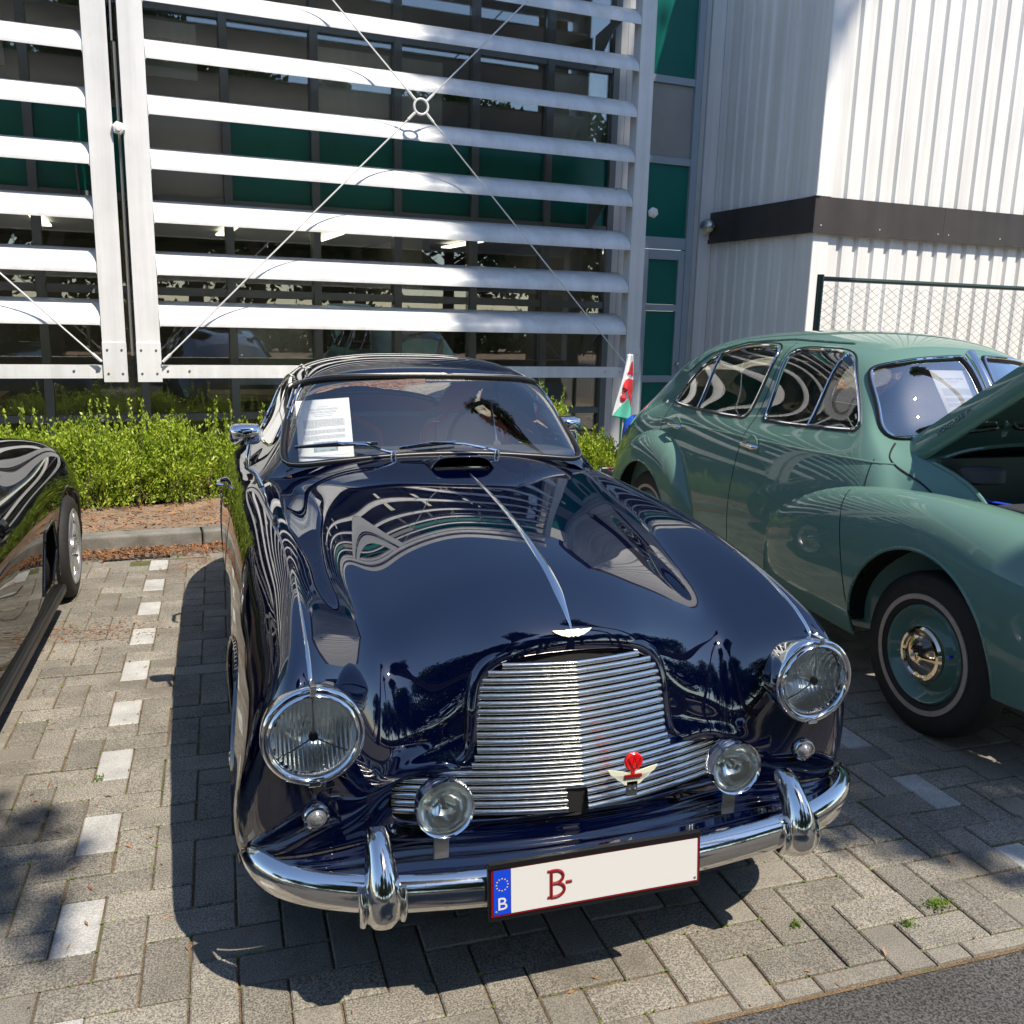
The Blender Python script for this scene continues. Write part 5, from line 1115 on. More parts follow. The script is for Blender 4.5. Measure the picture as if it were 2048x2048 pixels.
for sx in (-1, 1):
    for pl, div in ((rearw, 4.87), (frontw, 3.78)):
        pts = [gside(y, z, sx, .001) for y, z in pl]; pts = [p for p in pts if p is not None]
        m = MB(); m.tube(pts, .0065, 8, closed=True, caps=False); fr = m.build('window_frame', 'chrome', GN, smooth=True)
        m = MB(); m.tube([gside(y+(y-4.3)*.0, z, sx, -.002) for y, z in (pl-pl.mean(0))*np.array([1.035, 1.06])+pl.mean(0) if gside(y, z, sx) is not None], .006, 6, closed=True, caps=False); m.build('window_seal', 'rubber', fr, smooth=True)
        zz = [z for y, z in pl if abs(y-div) < .03]; m = MB(); m.tube([p for p in [gside(div, z, sx, .0) for z in np.linspace(min(zz), max(zz), 8)] if p is not None], .008, 8); m.build('quarter_light_bar', 'chrome', fr, smooth=True)
    # door seams
    def seam(pts, nm='door_seam'):
        q = [gside(y, z, sx, -.0008) for y, z in pts]; q = [p for p in q if p is not None]; m = MB(); m.tube(q, .003, 6); m.build(nm, 'dark', GN)
    seam([(4.23, z) for z in np.linspace(1.49, .33, 40)])
    seam([(5.24-.10*min(1, max(0, (1.0-z)/.7)), z) for z in np.linspace(1.09, .33, 30)]); seam([(3.27-.10*min(1, max(0, (1.0-z)*2)), z) for z in np.linspace(1.02, .33, 30)])
    seam([(y, .33) for y in np.linspace(3.15, 4.95, 40)], 'sill_seam')
    # roof gutter
    q = [gside(y, float(np.interp(y, [3.25, 3.4, 3.55, 3.8, 4.3, 4.7, 5.0, 5.2], [1.10, 1.31, 1.435, 1.498, 1.505, 1.478, 1.40, 1.28])), sx, .004) for y in np.linspace(3.82, 5.35, 50)]
    m = MB(); m.tube([p for p in q if p is not None], .006, 8); m.build('roof_gutter', 'green', GN, smooth=True)
    # waist crease moulding
    m = MB(); q = [gside(y, .998+(y-4)*-.012, sx, .0) for y in np.linspace(3.2, 5.3, 60)]; m.tube([p for p in q if p is not None], .0055, 8); m.build('waist_crease', 'green', GN, smooth=True)
    # handles with round recess plate
    for y, z in ((5.06, .965), (4.15, .968)):
        p = gside(y-.03, z, sx, .001); m = MB(); m.lathe([(.001, -.004), (.030, -.002), (.046, .003), (.050, .002), (.052, -.002)], p, (sx, 0, 0), 32); hd_ = m.build('door_handle', 'green', GN, smooth=True)
        m = MB(); p = gside(y+.02, z, sx, 0); m.tube([p, p+Vector((sx*.032, -.01, 0)), p+Vector((sx*.040, -.055, -.002)), p+Vector((sx*.036, -.115, -.004)), p+Vector((sx*.02, -.135, -.004))], [.018, .017, .012, .014, .008], 10); m.build('lever', 'chrome', hd_, smooth=True)
    # wings
    F = [  # front wing, rows rear->front, cols inner->outer bottom  (x, y, z)
     [(.60,3.90,.62),(.68,3.90,.64),(.722,3.90,.62),(.735,3.90,.56),(.74,3.90,.48),(.735,3.90,.40),(.72,3.90,.33),(.70,3.90,.28)],
     [(.60,3.83,.68),(.70,3.83,.70),(.752,3.83,.655),(.770,3.83,.57),(.772,3.83,.48),(.765,3.83,.40),(.745,3.83,.33),(.72,3.83,.28)],
     [(.60,3.66,.79),(.69,3.66,.80),(.762,3.66,.75),(.792,3.66,.65),(.797,3.66,.53),(.790,3.66,.42),(.77,3.66,.34),(.74,3.66,.28)],
     [(.59,3.40,.865),(.67,3.40,.885),(.757,3.40,.845),(.803,3.40,.73),(.812,3.40,.58),(.805,3.40,.45),(.785,3.40,.35),(.75,3.40,.28)],
     [(.55,3.10,.900),(.65,3.10,.925),(.745,3.10,.895),(.806,3.10,.79),(.822,3.10,.65),(.820,3.10,.50),(.80,3.10,.37),(.77,3.10,.28)],
     [(.52,2.75,.915),(.61,2.75,.945),(.73,2.75,.925),(.805,2.75,.83),(.827,2.75,.69),(.825,2.75,.53),(.81,2.75,.40),(.78,2.75,.30)],
     [(.44,2.45,.87),(.56,2.45,.925),(.69,2.45,.91),(.785,2.45,.82),(.818,2.45,.68),(.818,2.45,.53),(.80,2.45,.40),(.77,2.45,.30)],
     [(.42,2.22,.80),(.53,2.20,.875),(.65,2.20,.87),(.745,2.21,.79),(.785,2.23,.67),(.79,2.25,.53),(.78,2.27,.40),(.75,2.28,.30)],
     [(.42,2.12,.72),(.52,2.07,.79),(.63,2.06,.79),(.715,2.09,.73),(.755,2.13,.63),(.765,2.16,.51),(.755,2.18,.40),(.73,2.2,.30)],
     [(.42,2.09,.60),(.52,2.02,.64),(.62,2.01,.64),(.70,2.04,.60),(.74,2.09,.54),(.75,2.12,.46),(.74,2.14,.38),(.72,2.16,.30)],
     [(.44,2.10,.45),(.52,2.04,.46),(.61,2.03,.46),(.68,2.06,.44),(.72,2.11,.41),(.73,2.14,.37),(.72,2.16,.33),(.70,2.18,.29)]]
    Rr = [
     [(.58,4.62,.50),(.66,4.62,.52),(.715,4.62,.51),(.74,4.62,.47),(.745,4.62,.42),(.74,4.62,.36),(.73,4.62,.31),(.70,4.62,.27)],
     [(.58,4.70,.62),(.68,4.70,.64),(.755,4.70,.61),(.785,4.70,.54),(.79,4.70,.46),(.785,4.70,.38),(.77,4.70,.32),(.74,4.70,.27)],
     [(.58,4.84,.78),(.68,4.84,.79),(.765,4.84,.75),(.805,4.84,.65),(.812,4.84,.53),(.805,4.84,.42),(.79,4.84,.34),(.75,4.84,.27)],
     [(.57,5.02,.885),(.66,5.02,.885),(.755,5.02,.845),(.808,5.02,.74),(.820,5.02,.60),(.815,5.02,.47),(.80,5.02,.36),(.76,5.02,.27)],
     [(.55,5.22,.915),(.64,5.22,.92),(.74,5.22,.885),(.803,5.22,.79),(.822,5.22,.65),(.82,5.22,.50),(.80,5.22,.37),(.77,5.22,.28)],
     [(.53,5.45,.87),(.62,5.45,.88),(.72,5.45,.85),(.785,5.45,.76),(.810,5.45,.63),(.81,5.45,.48),(.79,5.45,.36),(.76,5.45,.28)],
     [(.50,5.68,.75),(.60,5.68,.76),(.69,5.68,.735),(.755,5.67,.66),(.785,5.66,.56),(.79,5.65,.45),(.77,5.64,.35),(.74,5.63,.28)],
     [(.48,5.86,.58),(.57,5.86,.59),(.65,5.85,.575),(.715,5.83,.53),(.75,5.80,.47),(.76,5.78,.40),(.75,5.76,.33),(.72,5.75,.28)],
     [(.48,5.90,.44),(.56,5.90,.44),(.64,5.89,.43),(.70,5.87,.41),(.735,5.84,.38),(.745,5.82,.35),(.735,5.80,.31),(.71,5.79,.28)]]
    for rows, yc, zc, ra, nm in ((F, 2.755, .36, .385, 'front_wing'), (Rr, 5.215, .34, .375, 'rear_wing')):
        s_ = Surf([[(sx*x, y-4.0, z) for x, y, z in r] for r in rows]); P = s_.ev(fine(s_.gu, 14), fine(s_.gv, 13)); sh = Shell(P); sh.orient((sx*.3, yc-4.0, .2)); c = sh.c
        sh.take((np.abs(c[..., 0]) > .55) & (((c[..., 1]+4.0-yc)/ra)**2+((c[..., 2]-zc)/(ra+.005))**2 < 1) & (c[..., 2] > .0))
        w_ = sh.build(nm, sh.take(np.ones(sh.free.shape, bool)), 'green', GN, thick=.004)
        bvw = sh.bvh(); m = MB(); pts = []
        for a in np.linspace(-.25, pi+.25, 60):
            h = bvw.ray_cast(Vector((sx*3, yc+ra*cos(a)-4.0, zc+(ra+.005)*sin(a))), Vector((-sx, 0, 0)))
            if h[0] is not None and abs(h[0].x) > .55: pts.append(h[0]-Vector((sx*.004, 0, 0)))
        if len(pts) > 3: m.tube(pts, .008, 8); m.build('arch_lip', 'green', w_, smooth=True)
        if nm == 'front_wing':
            pts = []
            for t in np.linspace(0, 1, 40):
                y = 3.30-.19*t**.8; z = .90-.60*t
                h = bvw.ray_cast(Vector((sx*3, y-4.0, z)), Vector((-sx, 0, 0)))
                if h[0] is not None: pts.append(h[0]-Vector((sx*.0008, 0, 0)))
            h0 = bvw.ray_cast(Vector((sx*.64, 3.28-4.0, 2)), Vector((0, 0, -1)))
            if h0[0] is not None: pts = [h0[0]]+pts
            m = MB(); m.tube(pts, .003, 6); m.build('wing_seam', 'dark', w_)
            lamp(sx*.62, 2.03-4.0, .70, .095, 'headlight', parent=GN, shroud=.04)
    for y in (2.755, 5.215):
        lw = MB(); lw.grid(np.array([[(sx*xx, y-4.0+.40*cos(a), .36+.40*sin(a)) for a in np.linspace(-.05, pi+.05, 30)] for xx in (.76, .50)]+[[(sx*.49, y-4.0+.05*cos(a), .36+.05*sin(a)) for a in np.linspace(-.05, pi+.05, 30)]])); lw.build('wheel_well', 'dark', GN)
        W = wheel(sx*.672, y-4.0, sx, GN, R_=.328, rim_r=.195, wdt=.145, rm='green')
        o = Vector((sx*.672, y-4.0, .324)); h = .145/2; m = MB(); m.lathe([(.220, h+.0005), (.221, h+.0030), (.240, h+.0028), (.241, h-.003)], o, (sx, 0, 0), 72); m.build('whitewall', 'whitewall', W, smooth=True, ang=50)
        m = MB(); m.lathe([(.196, h*.86), (.190, h*.98), (.182, h*.90), (.165, h*.30), (.150, h*.20), (.128, h*.45), (.118, h*.72), (.112, h*.80), (.001, h*.8)], o, (sx, 0, 0), 56); m.build('disc', 'green', W, smooth=True, ang=50)
        m = MB(); m.lathe([(.112, h*.80), (.111, h*.98), (.102, h*1.10), (.090, h*1.12), (.082, h*1.04), (.072, h*1.10), (.040, h*1.38), (.022, h*1.42), (.020, h*1.48), (.001, h*1.50)], o, (sx, 0, 0), 48); cp = m.build('hub_cap', 'capreflect', W, smooth=True, ang=30)
        m = MB(); c = o+Vector((sx*h*1.52, 0, 0))
        m.tube([c+Vector((0, yy, zz)) for yy, zz in ((-.012, -.010), (-.009, .011), (0, -.004), (.009, .011), (.012, -.010))], .0022, 6); m.build('cap_letter', 'chrome', cp)
        m = MB(); vv = o+Vector((sx*h*.86, .155, .035)) if sx > 0 else o+Vector((sx*h*.86, -.150, .045)); m.tube([vv, vv+Vector((sx*.018, 0, 0))], .006, 8); m.build('valve_cap', 'eublue', W, smooth=True)
# windscreen frame and pillar
def gfront(x, z, off=0.):
    h = bvG.ray_cast(Vector((x, -3, z)), Vector((0, 1, 0))); 
    n = h[1]; n = n if n.y < 0 else -n; return h[0]+n*off
for sx in (-1, 1):
    pts = [gfront(x*sx, z, .002) for x, z in wsg]; m = MB(); m.tube(pts, .0125, 10, closed=True, caps=False); fr = m.build('windscreen_seal', 'rubber', GN, smooth=True)
    m = MB(); m.tube([p+Vector((0, -.009, .004)) for p in pts], .006, 8, closed=True, caps=False); m.build('windscreen_trim', 'chrome', fr, smooth=True)
m = MB(); m.tube([gfront(0, z, .006) for z in np.linspace(1.15, 1.47, 8)], .022, 10); m.build('centre_pillar', 'chrome', GN, smooth=True)
# cowl panel lines on both sides
for sx in (-1, 1):
    m = MB(); q = []
    for x, y, z in ((.36, 3.02, 0), (.44, 3.10, 0), (.50, 3.155, 0), (.54, 3.165, 0), (.58, 3.13, 0), (.61, 3.07, 0), (.635, 3.0, 0)):
        h = bvG.ray_cast(Vector((sx*x, y-4.0, 3)), Vector((0, 0, -1)))
        if h[0] is not None: q.append(h[0]-Vector((0, 0, .0005)))
    q = [gside(y, z, sx, -.0005) for y, z in ((3.285, 1.085), (3.265, 1.06), (3.235, 1.03), (3.19, 1.0), (3.13, .975), (3.06, .95), (3.0, .92))]
    q = resample(smoothpoly([tuple(p) for p in q if p is not None], closed=False, rounds=2), 24); m.tube(q, .0045, 6); m.build('cowl_seam', 'dark', GN)
    m = MB()
    m.add([(sx*.655, 3.165-4, 1.0), (sx*.64, 3.04-4, .985), (sx*.645, 3.03-4, .935), (sx*.685, 3.165-4, .92)], [(0, 1, 2, 3)]); 
# engine bay
m = MB(); m.box(-.48, .48, -.95, -.92, .45, 1.05); m.build('bulkhead', 'fencegreen', GN); m = MB(); m.box(-.46, -.42, -1.8, -.96, .5, .84); m.box(.42, .46, -1.8, -.96, .5, .84); m.build('inner_wing', 'fencegreen', GN)
m = MB(); m.box(-.42, .42, -1.9, -1.0, .42, .46); m.build('bay_floor', 'dark', GN)
m = MB(); m.box(-.12, .12, -1.75, -1.12, .5, .80); m.build('engine_block', 'tyre', GN, bevel=.02); m = MB(); m.box(-.09, .09, -1.70, -1.16, .805, .86); m.build('rocker_cover', 'inside', GN, bevel=.02)
m = MB(); m.lathe([(.001, .035), (.07, .035), (.085, .022), (.085, -.025), (.07, -.035), (.001, -.035)], (-.385, -1.075, 1.0), (0, .1, 1), 32); m.build('air_filter', 'inside', GN, smooth=True)
m = MB(); m.box(-.40, -.25, -1.45, -1.17, .76, .90); m.build('battery', 'inside', GN, bevel=.015)
for k in range(5):
    m = MB(); x0 = -.485+k*.012; m.tube([(x0, -.975-.012*k, .985), (x0-.01, -1.0-.012*k, .95), (x0+.02+.01*k, -1.04-.02*k, .90), (x0+.10+.02*k, -1.09-.03*k, .885), (x0+.24, -1.25, .88)], .0055, 8); m.build('ignition_lead', 'eublue' if k != 3 else 'tyre', GN, smooth=True)
m = MB(); m.tube([(-.475, -.97, .99), (-.48, -.99, .95)], .016, 10); m.build('coil', 'eublue', GN, smooth=True)
# raised bonnet
hx = Matrix.Translation(Vector((0, -.70, 1.125))) @ Matrix.Rotation(radians(-36), 4, 'X')
P = []
for t in np.linspace(0, 1, 26):
    w_ = .50-.10*t; y = -1.12*t; cr = .055-.02*t; r = []
    for s in np.linspace(-1, 1, 31): 
        a = abs(s); r.append((w_*np.sign(s)*min(1, a*1.08)**1.0, y, -cr*(a**2.2) - (.115*max(0, (a-.88)/.12) if a > .88 else 0)-.03*t*t))
    P.append(r)
m = MB(); m.grid(np.array(P)); o = m.build('bonnet', 'green', GN, smooth=True, ang=50, xf=hx); sol = o.modifiers.new('Solidify', 'SOLIDIFY'); sol.thickness = .018; sol.offset = -1
m = MB(); m.tube([hx @ Vector((0, -.05-1.0*t, .002-.03*t*t)) for t in np.linspace(0, 1, 12)], .007, 8); m.build('bonnet_strip', 'chrome', o, smooth=True)
e0 = hx @ Vector((-.437, -.30, -.105)); ed = (hx.to_3x3() @ Vector((0, -1, 0)))
text_obj('bonnet_script', 'MORRIS OXFORD', 'chrome', .030, hx @ Vector((-.4815, -.28, -.105)), -ed, hx.to_3x3() @ Vector((0, 0, 1)), o, .002, sx=.9)
m = MB(); m.tube([(.1, -1.0, 1.02), hx @ Vector((.1, -.45, -.08))], .006, 8); m.build('bonnet_stay', 'steel', GN)
for sx in (-1, 1):
    q = []
    for y in np.linspace(3.085, 2.14, 40):
        h = bvG.ray_cast(Vector((sx*.484, y-4.0, 3)), Vector((0, 0, -1)))
        p = h[0] if (h[0] is not None and h[0].z > .862) else gside(y, .862, sx)
        if p is not None: q.append(p)
    q = [bvG.ray_cast(Vector((sx*x, 3.085-4.0, 3)), Vector((0, 0, -1)))[0] for x in np.linspace(.0, .47, 12)]+q
    m = MB(); m.tube(q, .010, 8); m.build('bay_flange', 'green', GN, smooth=True)
# interior
m = MB(); m.box(-.62, .62, -.75, 1.5, .32, .36); m.build('cabin_floor', 'dark', GN)
m = MB(); m.box(-.48, .48, -.72, -.48, .98, 1.09); m.build('dashboard', 'inside', GN, bevel=.03)
for y, w_ in ((.05, .56), (.95, .56)):
    for x in ((-.30, .30) if y < .5 else (0,)):
        ww = .26 if y < .5 else .56
        m = MB(); m.box(x-ww, x+ww, y, y+.14, .50, 1.0 if y < .5 else .98); m.build('seat_back', 'inside', GN, bevel=.06); m = MB(); m.box(x-ww, x+ww, y-.45, y-.002, .42, .58); m.build('seat_cushion', 'inside', GN, bevel=.04)
m = MB(); c = Vector((.30, -.40, 1.08)); a_ = Vector((0, -.85, .5)).normalized(); e2 = a_.cross(Vector((1, 0, 0))); m.tube([c+Vector((1, 0, 0))*.2*cos(t)+e2*.2*sin(t) for t in np.linspace(0, 2*pi, 41)[:-1]], .011, 8, closed=True, caps=False); m.build('steering_wheel', 'cream', GN, smooth=True)
m = MB(); m.box(-.55, .55, -1.98-.06, -1.98, .42, .50); m.build('front_bumper', 'chrome', GN, bevel=.02); m = MB(); m.box(-.6, .6, 2.36, 2.42, .40, .48); m.build('rear_bumper', 'chrome', GN, bevel=.02)
for k in range(9): m = MB(); m.box(-.20+k*.045, -.175+k*.045, -2.0+.002*k*0, -1.985, .50, .80); m.build('grille_slat', 'chrome', GN)
W3_ = lambda x, z, b: (gfront(x, z).x+GX, gfront(x, z).y+4.0+b, gfront(x, z).z)
sheet('information_sheet', 'white information sheet standing behind the green saloon windscreen', W3_(-.235, 1.395, .03), W3_(-.045, 1.40, .03), W3_(-.215, 1.16, .05), W3_(-.03, 1.16, .05), (0, -.8, .5), False,
      [(.90, '*', .03), (.84, '1950 MORRIS OXFORD', .042), (.79, 'MO SALOON', .036), (.75, 'Engine 1500 cc', .022)])
# ================================================================== BLACK SPORTS CAR (left edge, only its rear flank shows)
BK = empty('black_sports_car', (-1.62, 4.2, 0)); tag(BK, 'low black mid-engined sports car with silver alloy wheel at the left edge', 'car')
def Bq(rows): return [[(x, y-4.2, z) for x, y, z in r] for r in rows]
B_ROWS = Bq([
 [(0,6.12,.40),(.2,6.12,.40),(.4,6.10,.40),(.55,6.06,.40),(.68,6.0,.39),(.76,5.94,.37),(.80,5.90,.34),(.81,5.88,.28),(.80,5.87,.2)],
 [(0,6.14,.62),(.2,6.14,.62),(.4,6.12,.62),(.55,6.07,.61),(.68,6.0,.59),(.745,5.92,.54),(.775,5.86,.46),(.782,5.84,.36),(.77,5.83,.2)],
 [(0,6.02,.80),(.2,6.02,.80),(.4,6.0,.805),(.55,5.96,.80),(.68,5.90,.77),(.765,5.83,.69),(.815,5.78,.58),(.828,5.76,.44),(.81,5.75,.2)],
 [(0,5.5,.90),(.2,5.5,.89),(.4,5.5,.87),(.55,5.5,.85),(.68,5.5,.81),(.765,5.5,.73),(.815,5.5,.61),(.828,5.5,.45),(.81,5.5,.2)],
 [(0,5.0,1.02),(.2,5.0,1.01),(.38,5.0,.97),(.52,5.0,.87),(.65,5.0,.79),(.75,5.0,.72),(.785,5.0,.60),(.790,5.0,.42),(.79,5.0,.18)],
 [(0,4.5,1.11),(.2,4.5,1.10),(.38,4.5,1.06),(.50,4.5,.95),(.62,4.5,.80),(.72,4.5,.72),(.785,4.5,.60),(.795,4.5,.42),(.80,4.5,.16)],
 [(0,4.0,1.12),(.2,4.0,1.11),(.38,4.0,1.07),(.50,4.0,.96),(.62,4.0,.79),(.72,4.0,.70),(.78,4.0,.58),(.79,4.0,.40),(.80,4.0,.16)],
 [(0,3.55,1.0),(.2,3.56,.99),(.38,3.6,.95),(.50,3.62,.87),(.62,3.6,.76),(.72,3.6,.68),(.785,3.6,.57),(.80,3.6,.40),(.80,3.6,.17)],
 [(0,3.15,.80),(.2,3.16,.795),(.38,3.2,.78),(.50,3.22,.76),(.62,3.2,.74),(.73,3.2,.69),(.80,3.2,.58),(.82,3.2,.42),(.80,3.2,.18)],
 [(0,2.7,.66),(.2,2.7,.66),(.38,2.7,.665),(.50,2.7,.68),(.62,2.7,.68),(.73,2.7,.64),(.80,2.7,.55),(.81,2.7,.41),(.79,2.7,.2)],
 [(0,2.4,.54),(.2,2.4,.54),(.38,2.41,.545),(.50,2.43,.55),(.61,2.46,.55),(.70,2.5,.52),(.75,2.54,.46),(.76,2.57,.36),(.75,2.58,.2)],
 [(0,2.3,.38),(.2,2.3,.38),(.38,2.31,.38),(.50,2.34,.38),(.60,2.38,.38),(.68,2.43,.37),(.72,2.48,.34),(.73,2.51,.28),(.72,2.52,.2)]])
sB = Surf(mirror_net(B_ROWS)); PB = sB.ev(fine(sB.gu, 14), fine(sB.gv, 12)); shB = Shell(PB); shB.orient((0, 0, .4)); bvB = shB.bvh(); cb = shB.c; by_, bz_ = cb[..., 1]+4.2, cb[..., 2]; bax = np.abs(cb[..., 0])
for yc in (5.42, 3.12): shB.take((bax > .55) & (((by_-yc)/.325)**2+((bz_-.29)/.325)**2 < 1))
vent = (bax > .6) & inpoly(by_, bz_, np.array([(5.02, .52), (4.80, .50), (4.62, .24), (4.90, .22), (5.06, .36)])); shB.take(vent)
glb = shB.take(((bax > .36) & (by_ > 3.75) & (by_ < 4.75) & (bz_ > .80) & (bz_ < 1.02)) | ((bax < .42) & (by_ > 3.22) & (by_ < 3.62) & (bz_ > .80)))
shB.build('body', shB.take(np.ones(shB.free.shape, bool)), 'black_paint', BK, thick=.004); shB.build('glazing', glb, 'sideglass', BK, off=-.003)
m = MB(); m.box(-.70, .70, -1.7, 1.55, .15, .50); m.build('floor_pan', 'dark', BK)
for sx in (-1, 1):
    m = MB(); m.box(sx*.805-.03, sx*.805+.022, -.80, .86, .125, .175); m.build('side_sill', 'rubber', BK, bevel=.012)
    m = MB(); pts = []
    for a in np.linspace(-.25, pi+.25, 50):
        h = bvB.ray_cast(Vector((sx*3, 5.42+.328*cos(a)-4.2, .29+.328*sin(a))), Vector((-sx, 0, 0)))
        if h[0] is not None: pts.append(h[0]-Vector((sx*.004, 0, 0)))
    m.tube(pts, .008, 8); m.build('arch_lip', 'black_paint', BK, smooth=True)
    m = MB(); pts = [bvB.ray_cast(Vector((sx*3, y-4.2, z)), Vector((-sx, 0, 0)))[0] for y, z in resample(np.array([(5.02, .52), (4.80, .50), (4.62, .24), (4.90, .22), (5.06, .36)]), 40, True)]
    m.tube([p for p in pts if p is not None], .008, 8, closed=True, caps=False); m.build('vent_frame', 'black_paint', BK, smooth=True)
    for yc in (5.42, 3.12):
        W = empty('wheel', parent=BK); o = Vector((sx*.738, yc-4.2, .285)); h = .10; A_ = (sx, 0, 0)
        m = MB(); m.lathe([(.205, -h*.9), (.235, -h), (.27, -h*.92), (.285, -h*.6), (.288, -h*.3), (.288, h*.3), (.285, h*.6), (.27, h*.86), (.235, h*.93), (.208, h*.88), (.204, 0), (.205, -h*.9)], o, A_, 56); m.build('tyre', 'tyre', W, smooth=True, ang=50)
        m = MB(); m.lathe([(.209, h*.90), (.203, h*.95), (.192, h*.85), (.188, 0), (.188, -h*.8)], o, A_, 56); m.build('rim', 'silver', W, smooth=True, ang=40)
        m = MB()
        for q in range(5):
            a = q*2*pi/5+.3; dv = Vector((0, cos(a), sin(a))); sv = Vector((0, -sin(a), cos(a))); P = []
            for t in np.linspace(0, 1, 7):
                r_ = .03+.163*t; w_ = .045-.012*sin(t*pi)+.010*t; d_ = Vector((sx*(h*.72+.018*sin(t*2.2)-0.0), 0, 0)); P.append([tuple(o+dv*r_+sv*w_*s+d_-Vector((sx*.02*abs(s)**2, 0, 0))) for s in np.linspace(-1, 1, 7)])
            b0 = MB(); b0.grid(np.array(P)); sp_ = b0.build('spoke', 'silver', W, smooth=True); sol = sp_.modifiers.new('Solidify', 'SOLIDIFY'); sol.thickness = .02
        m = MB(); m.lathe([(.05, h*.5), (.045, h*.9), (.03, h*.98), (.001, h)], o, A_, 24); m.build('hub', 'silver', W, smooth=True)
        for q in range(4): a = q*pi/2; b1 = MB(); cc_ = o+Vector((sx*h*.86, .055*cos(a), .055*sin(a))); b1.lathe([(.001, .02), (.009, .018), (.010, 0)], cc_, A_, 8); b1.build('wheel_nut', 'chrome', W)
m = MB(); m.lathe([(.05, .0), (.045, .04), (.02, .055), (.001, .06)], (.86, -.72, .82), (0, -1, 0), 20); m.build('door_mirror', 'black_paint', BK, smooth=True)

# ================================================================== FLAG, BAG
FL = empty('dragon_flag', (3.14, 6.85, .17)); tag(FL, 'limp white, red and green flag with a red dragon on a thin stick', 'flag')
m = MB(); m.tube([(-.03, 0, -.1), (.035, 0, 1.16)], .005, 8); m.build('stick', 'cream', FL, smooth=True)
def flagpt(s, t):   # s 0 top -> 1 bottom, t 0..1 left -> right ; hanging folded cloth
    w_ = .045+.125*s; x = .02-.075*s+w_*(t-.30); y = -.02-.018*sin(t*7+s*2)-.01*sin(s*5); return (x, y, 1.15-.50*s-.03*t*s)
nu, nv = 40, 22; P = np.array([[flagpt(s, t) for t in np.linspace(0, 1, nv)] for s in np.linspace(0, 1, nu)])
m = MB(); fi = []; m.grid(P); k = 0
for i in range(nu-1):
    for j in range(nv-1):
        s, t = i/(nu-2), j/(nv-2); m.mi[k] = 1 if s > .62+.36*(1-t)**1.0 else 0; k += 1
o = m.build('cloth', ['flagw', 'flagg'], FL, smooth=True); sol = o.modifiers.new('Solidify', 'SOLIDIFY'); sol.thickness = .0015
def emb(outl, nm):
    m = MB(); pts = [tuple(Vector(flagpt(s, t))+Vector((0, -.0035, 0))) for t, s in outl]; c = np.array(pts).mean(0); n = len(pts)
    P = [tuple(c)]+pts; m.add(P, [(0, i+1, (i+1) % n+1) for i in range(n)]); a = m.build(nm, 'flagr', FL, recalc=False); sol = a.modifiers.new('Solidify', 'SOLIDIFY'); sol.thickness = .001
emb([(.55, .30), (.70, .24), (.85, .12), (.97, .10), (.98, .20), (.98, .34), (.90, .31), (.86, .34), (.80, .29), (.74, .31), (.66, .30), (.60, .32)], 'dragon_wing')
emb([(.25, .46), (.45, .40), (.70, .37), (.98, .38), (.985, .50), (.98, .62), (.90, .68), (.80, .66), (.70, .56), (.55, .60), (.46, .57), (.34, .60), (.30, .55), (.38, .52), (.22, .52)], 'dragon_body')
emb([(.25, .66), (.35, .64), (.50, .62), (.64, .63), (.70, .68), (.62, .73), (.48, .75), (.36, .73), (.30, .71), (.36, .69), (.26, .68)], 'dragon_head')
emb([(.80, .60), (.98, .58), (.985, .74), (.95, .80), (.90, .70)], 'dragon_leg')
BG = empty('blue_bag', (3.12, 6.62, .10)); tag(BG, 'bright blue fabric bag standing beside the flag behind the green car', 'bag')
m = MB(); R_ = []
for z, sx_, sy_, dx in ((0, .085, .05, 0), (.10, .095, .06, .0), (.40, .09, .055, .005), (.62, .08, .045, .01), (.70, .07, .03, .02), (.735, .035, .015, .045)):
    R_.append([(dx+sx_*np.sign(cos(a))*abs(cos(a))**.5, sy_*np.sign(sin(a))*abs(sin(a))**.5, z+.02*sin(a*3+z*9)) for a in np.linspace(0, 2*pi, 33)[:-1]])
m.grid(np.array(R_), False, True); m.f += [tuple(range(32)), tuple(reversed(range(5*32, 6*32)))]; m.mi += [0, 0]; m.build('fabric', 'blueplastic', BG, smooth=True, ang=60)
m = MB(); m.tube([(-.05, -.05, .55), (-.04, -.075, .66), (.02, -.08, .68), (.06, -.06, .55)], .006, 6); m.build('handle', 'eublue', BG, smooth=True)

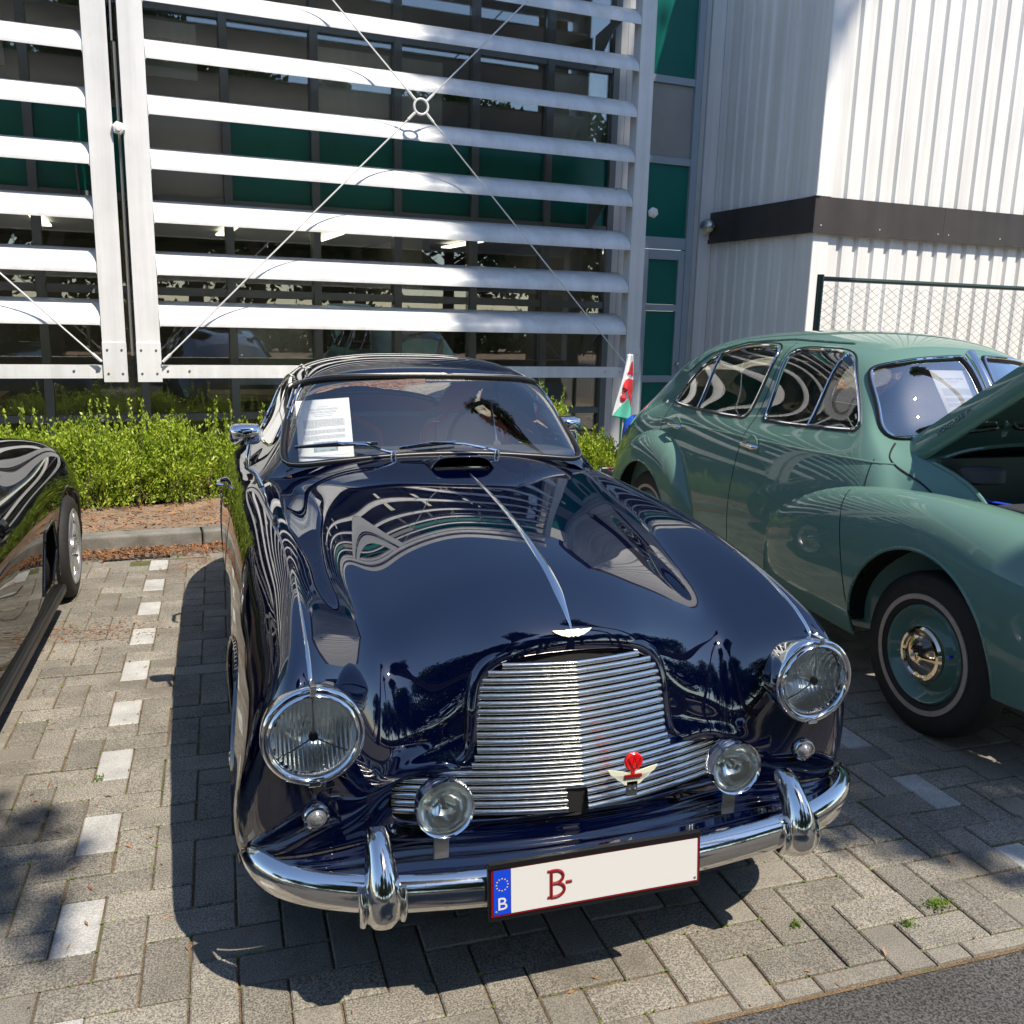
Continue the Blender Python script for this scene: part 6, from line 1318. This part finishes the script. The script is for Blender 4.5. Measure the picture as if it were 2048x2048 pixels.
# ================================================================== TREES behind the photographer
tree(-1.1, -3.2, 8.4, 1.32, 15000, 11, 'broadleaf tree behind the camera whose crown shades the paving at left', cz=6.2, off=(1.30, 2.15), squash=.75, clumps=36, leafL=.14)
tree(3.4, -5.2, 8.0, 1.3, 10000, 12, 'smaller tree behind the camera that shades the road edge', cz=6.1, off=(-.65, 1.65), squash=.7, clumps=22, leafL=.14)
tree(5.3, -3.2, 7.4, .62, 1800, 16, 'slender young tree behind the camera in front of the green car', cz=6.0, off=(-1.1, 2.0), squash=1.0, clumps=10, leafL=.12)
tree(10.4, -3.4, 22.5, 1.9, 6500, 14, 'very tall slim tree far right behind the camera', cz=20.0, off=(-1.7, 2.3), squash=1.2, clumps=26, leafL=.22)
tree(-3.6, -8.4, 10.0, 2.9, 22000, 15, 'broad dense tree left of the middle behind the camera', cz=6.4, clumps=56, leafL=.26)
tree(2.6, -9.4, 10.5, 3.0, 22000, 13, 'broad dense tree straight behind the camera', cz=6.2, clumps=60, squash=1.0, leafL=.24)
far = [(-24, -9, 10, 'far tree standing alone at the left end of the road behind the camera'), (-17.5, -13, 10.5, 'second far tree from the left behind the camera'), (-13, -15.5, 9.5, 'third far tree from the left behind the camera'),
       (-9.2, -14.5, 11, 'taller far tree left of the broad dense one behind the camera'), (-6, -17, 9.5, 'far tree directly behind the broad dense left tree'), (-2.2, -16.5, 11, 'far tree showing between the two broad dense trees'),
       (1.2, -18, 10, 'far tree left of the middle of the back row'), (4.8, -17, 11.5, 'tallest far tree behind the broad dense middle tree'), (8.6, -16, 10, 'far tree just right of the broad dense middle tree'),
       (12.2, -14, 11, 'far tree right of the tall slim tree'), (16, -11.5, 10, 'far tree at the right bend of the back row'), (20.5, -6, 10, 'far tree standing alone at the right end of the road')]
for k, (x, y, h, lab) in enumerate(far): tree(x, y, h, h*.34, 9000, 60+k, lab, cz=h*.52, squash=1.15, leafL=.34, clumps=46)
H = RNG.normal(size=(16000, 3)); H[:, 0] = RNG.uniform(-40, 40, 16000); H[:, 1] = -23+H[:, 1]*.5; H[:, 2] = np.abs(RNG.uniform(0, 1.8, 16000))
tag(raw_quads('hedge', leaves(H, .5, .3, .1), 'treeleaf'), 'long leafy hedge across the road behind the camera', 'hedge')
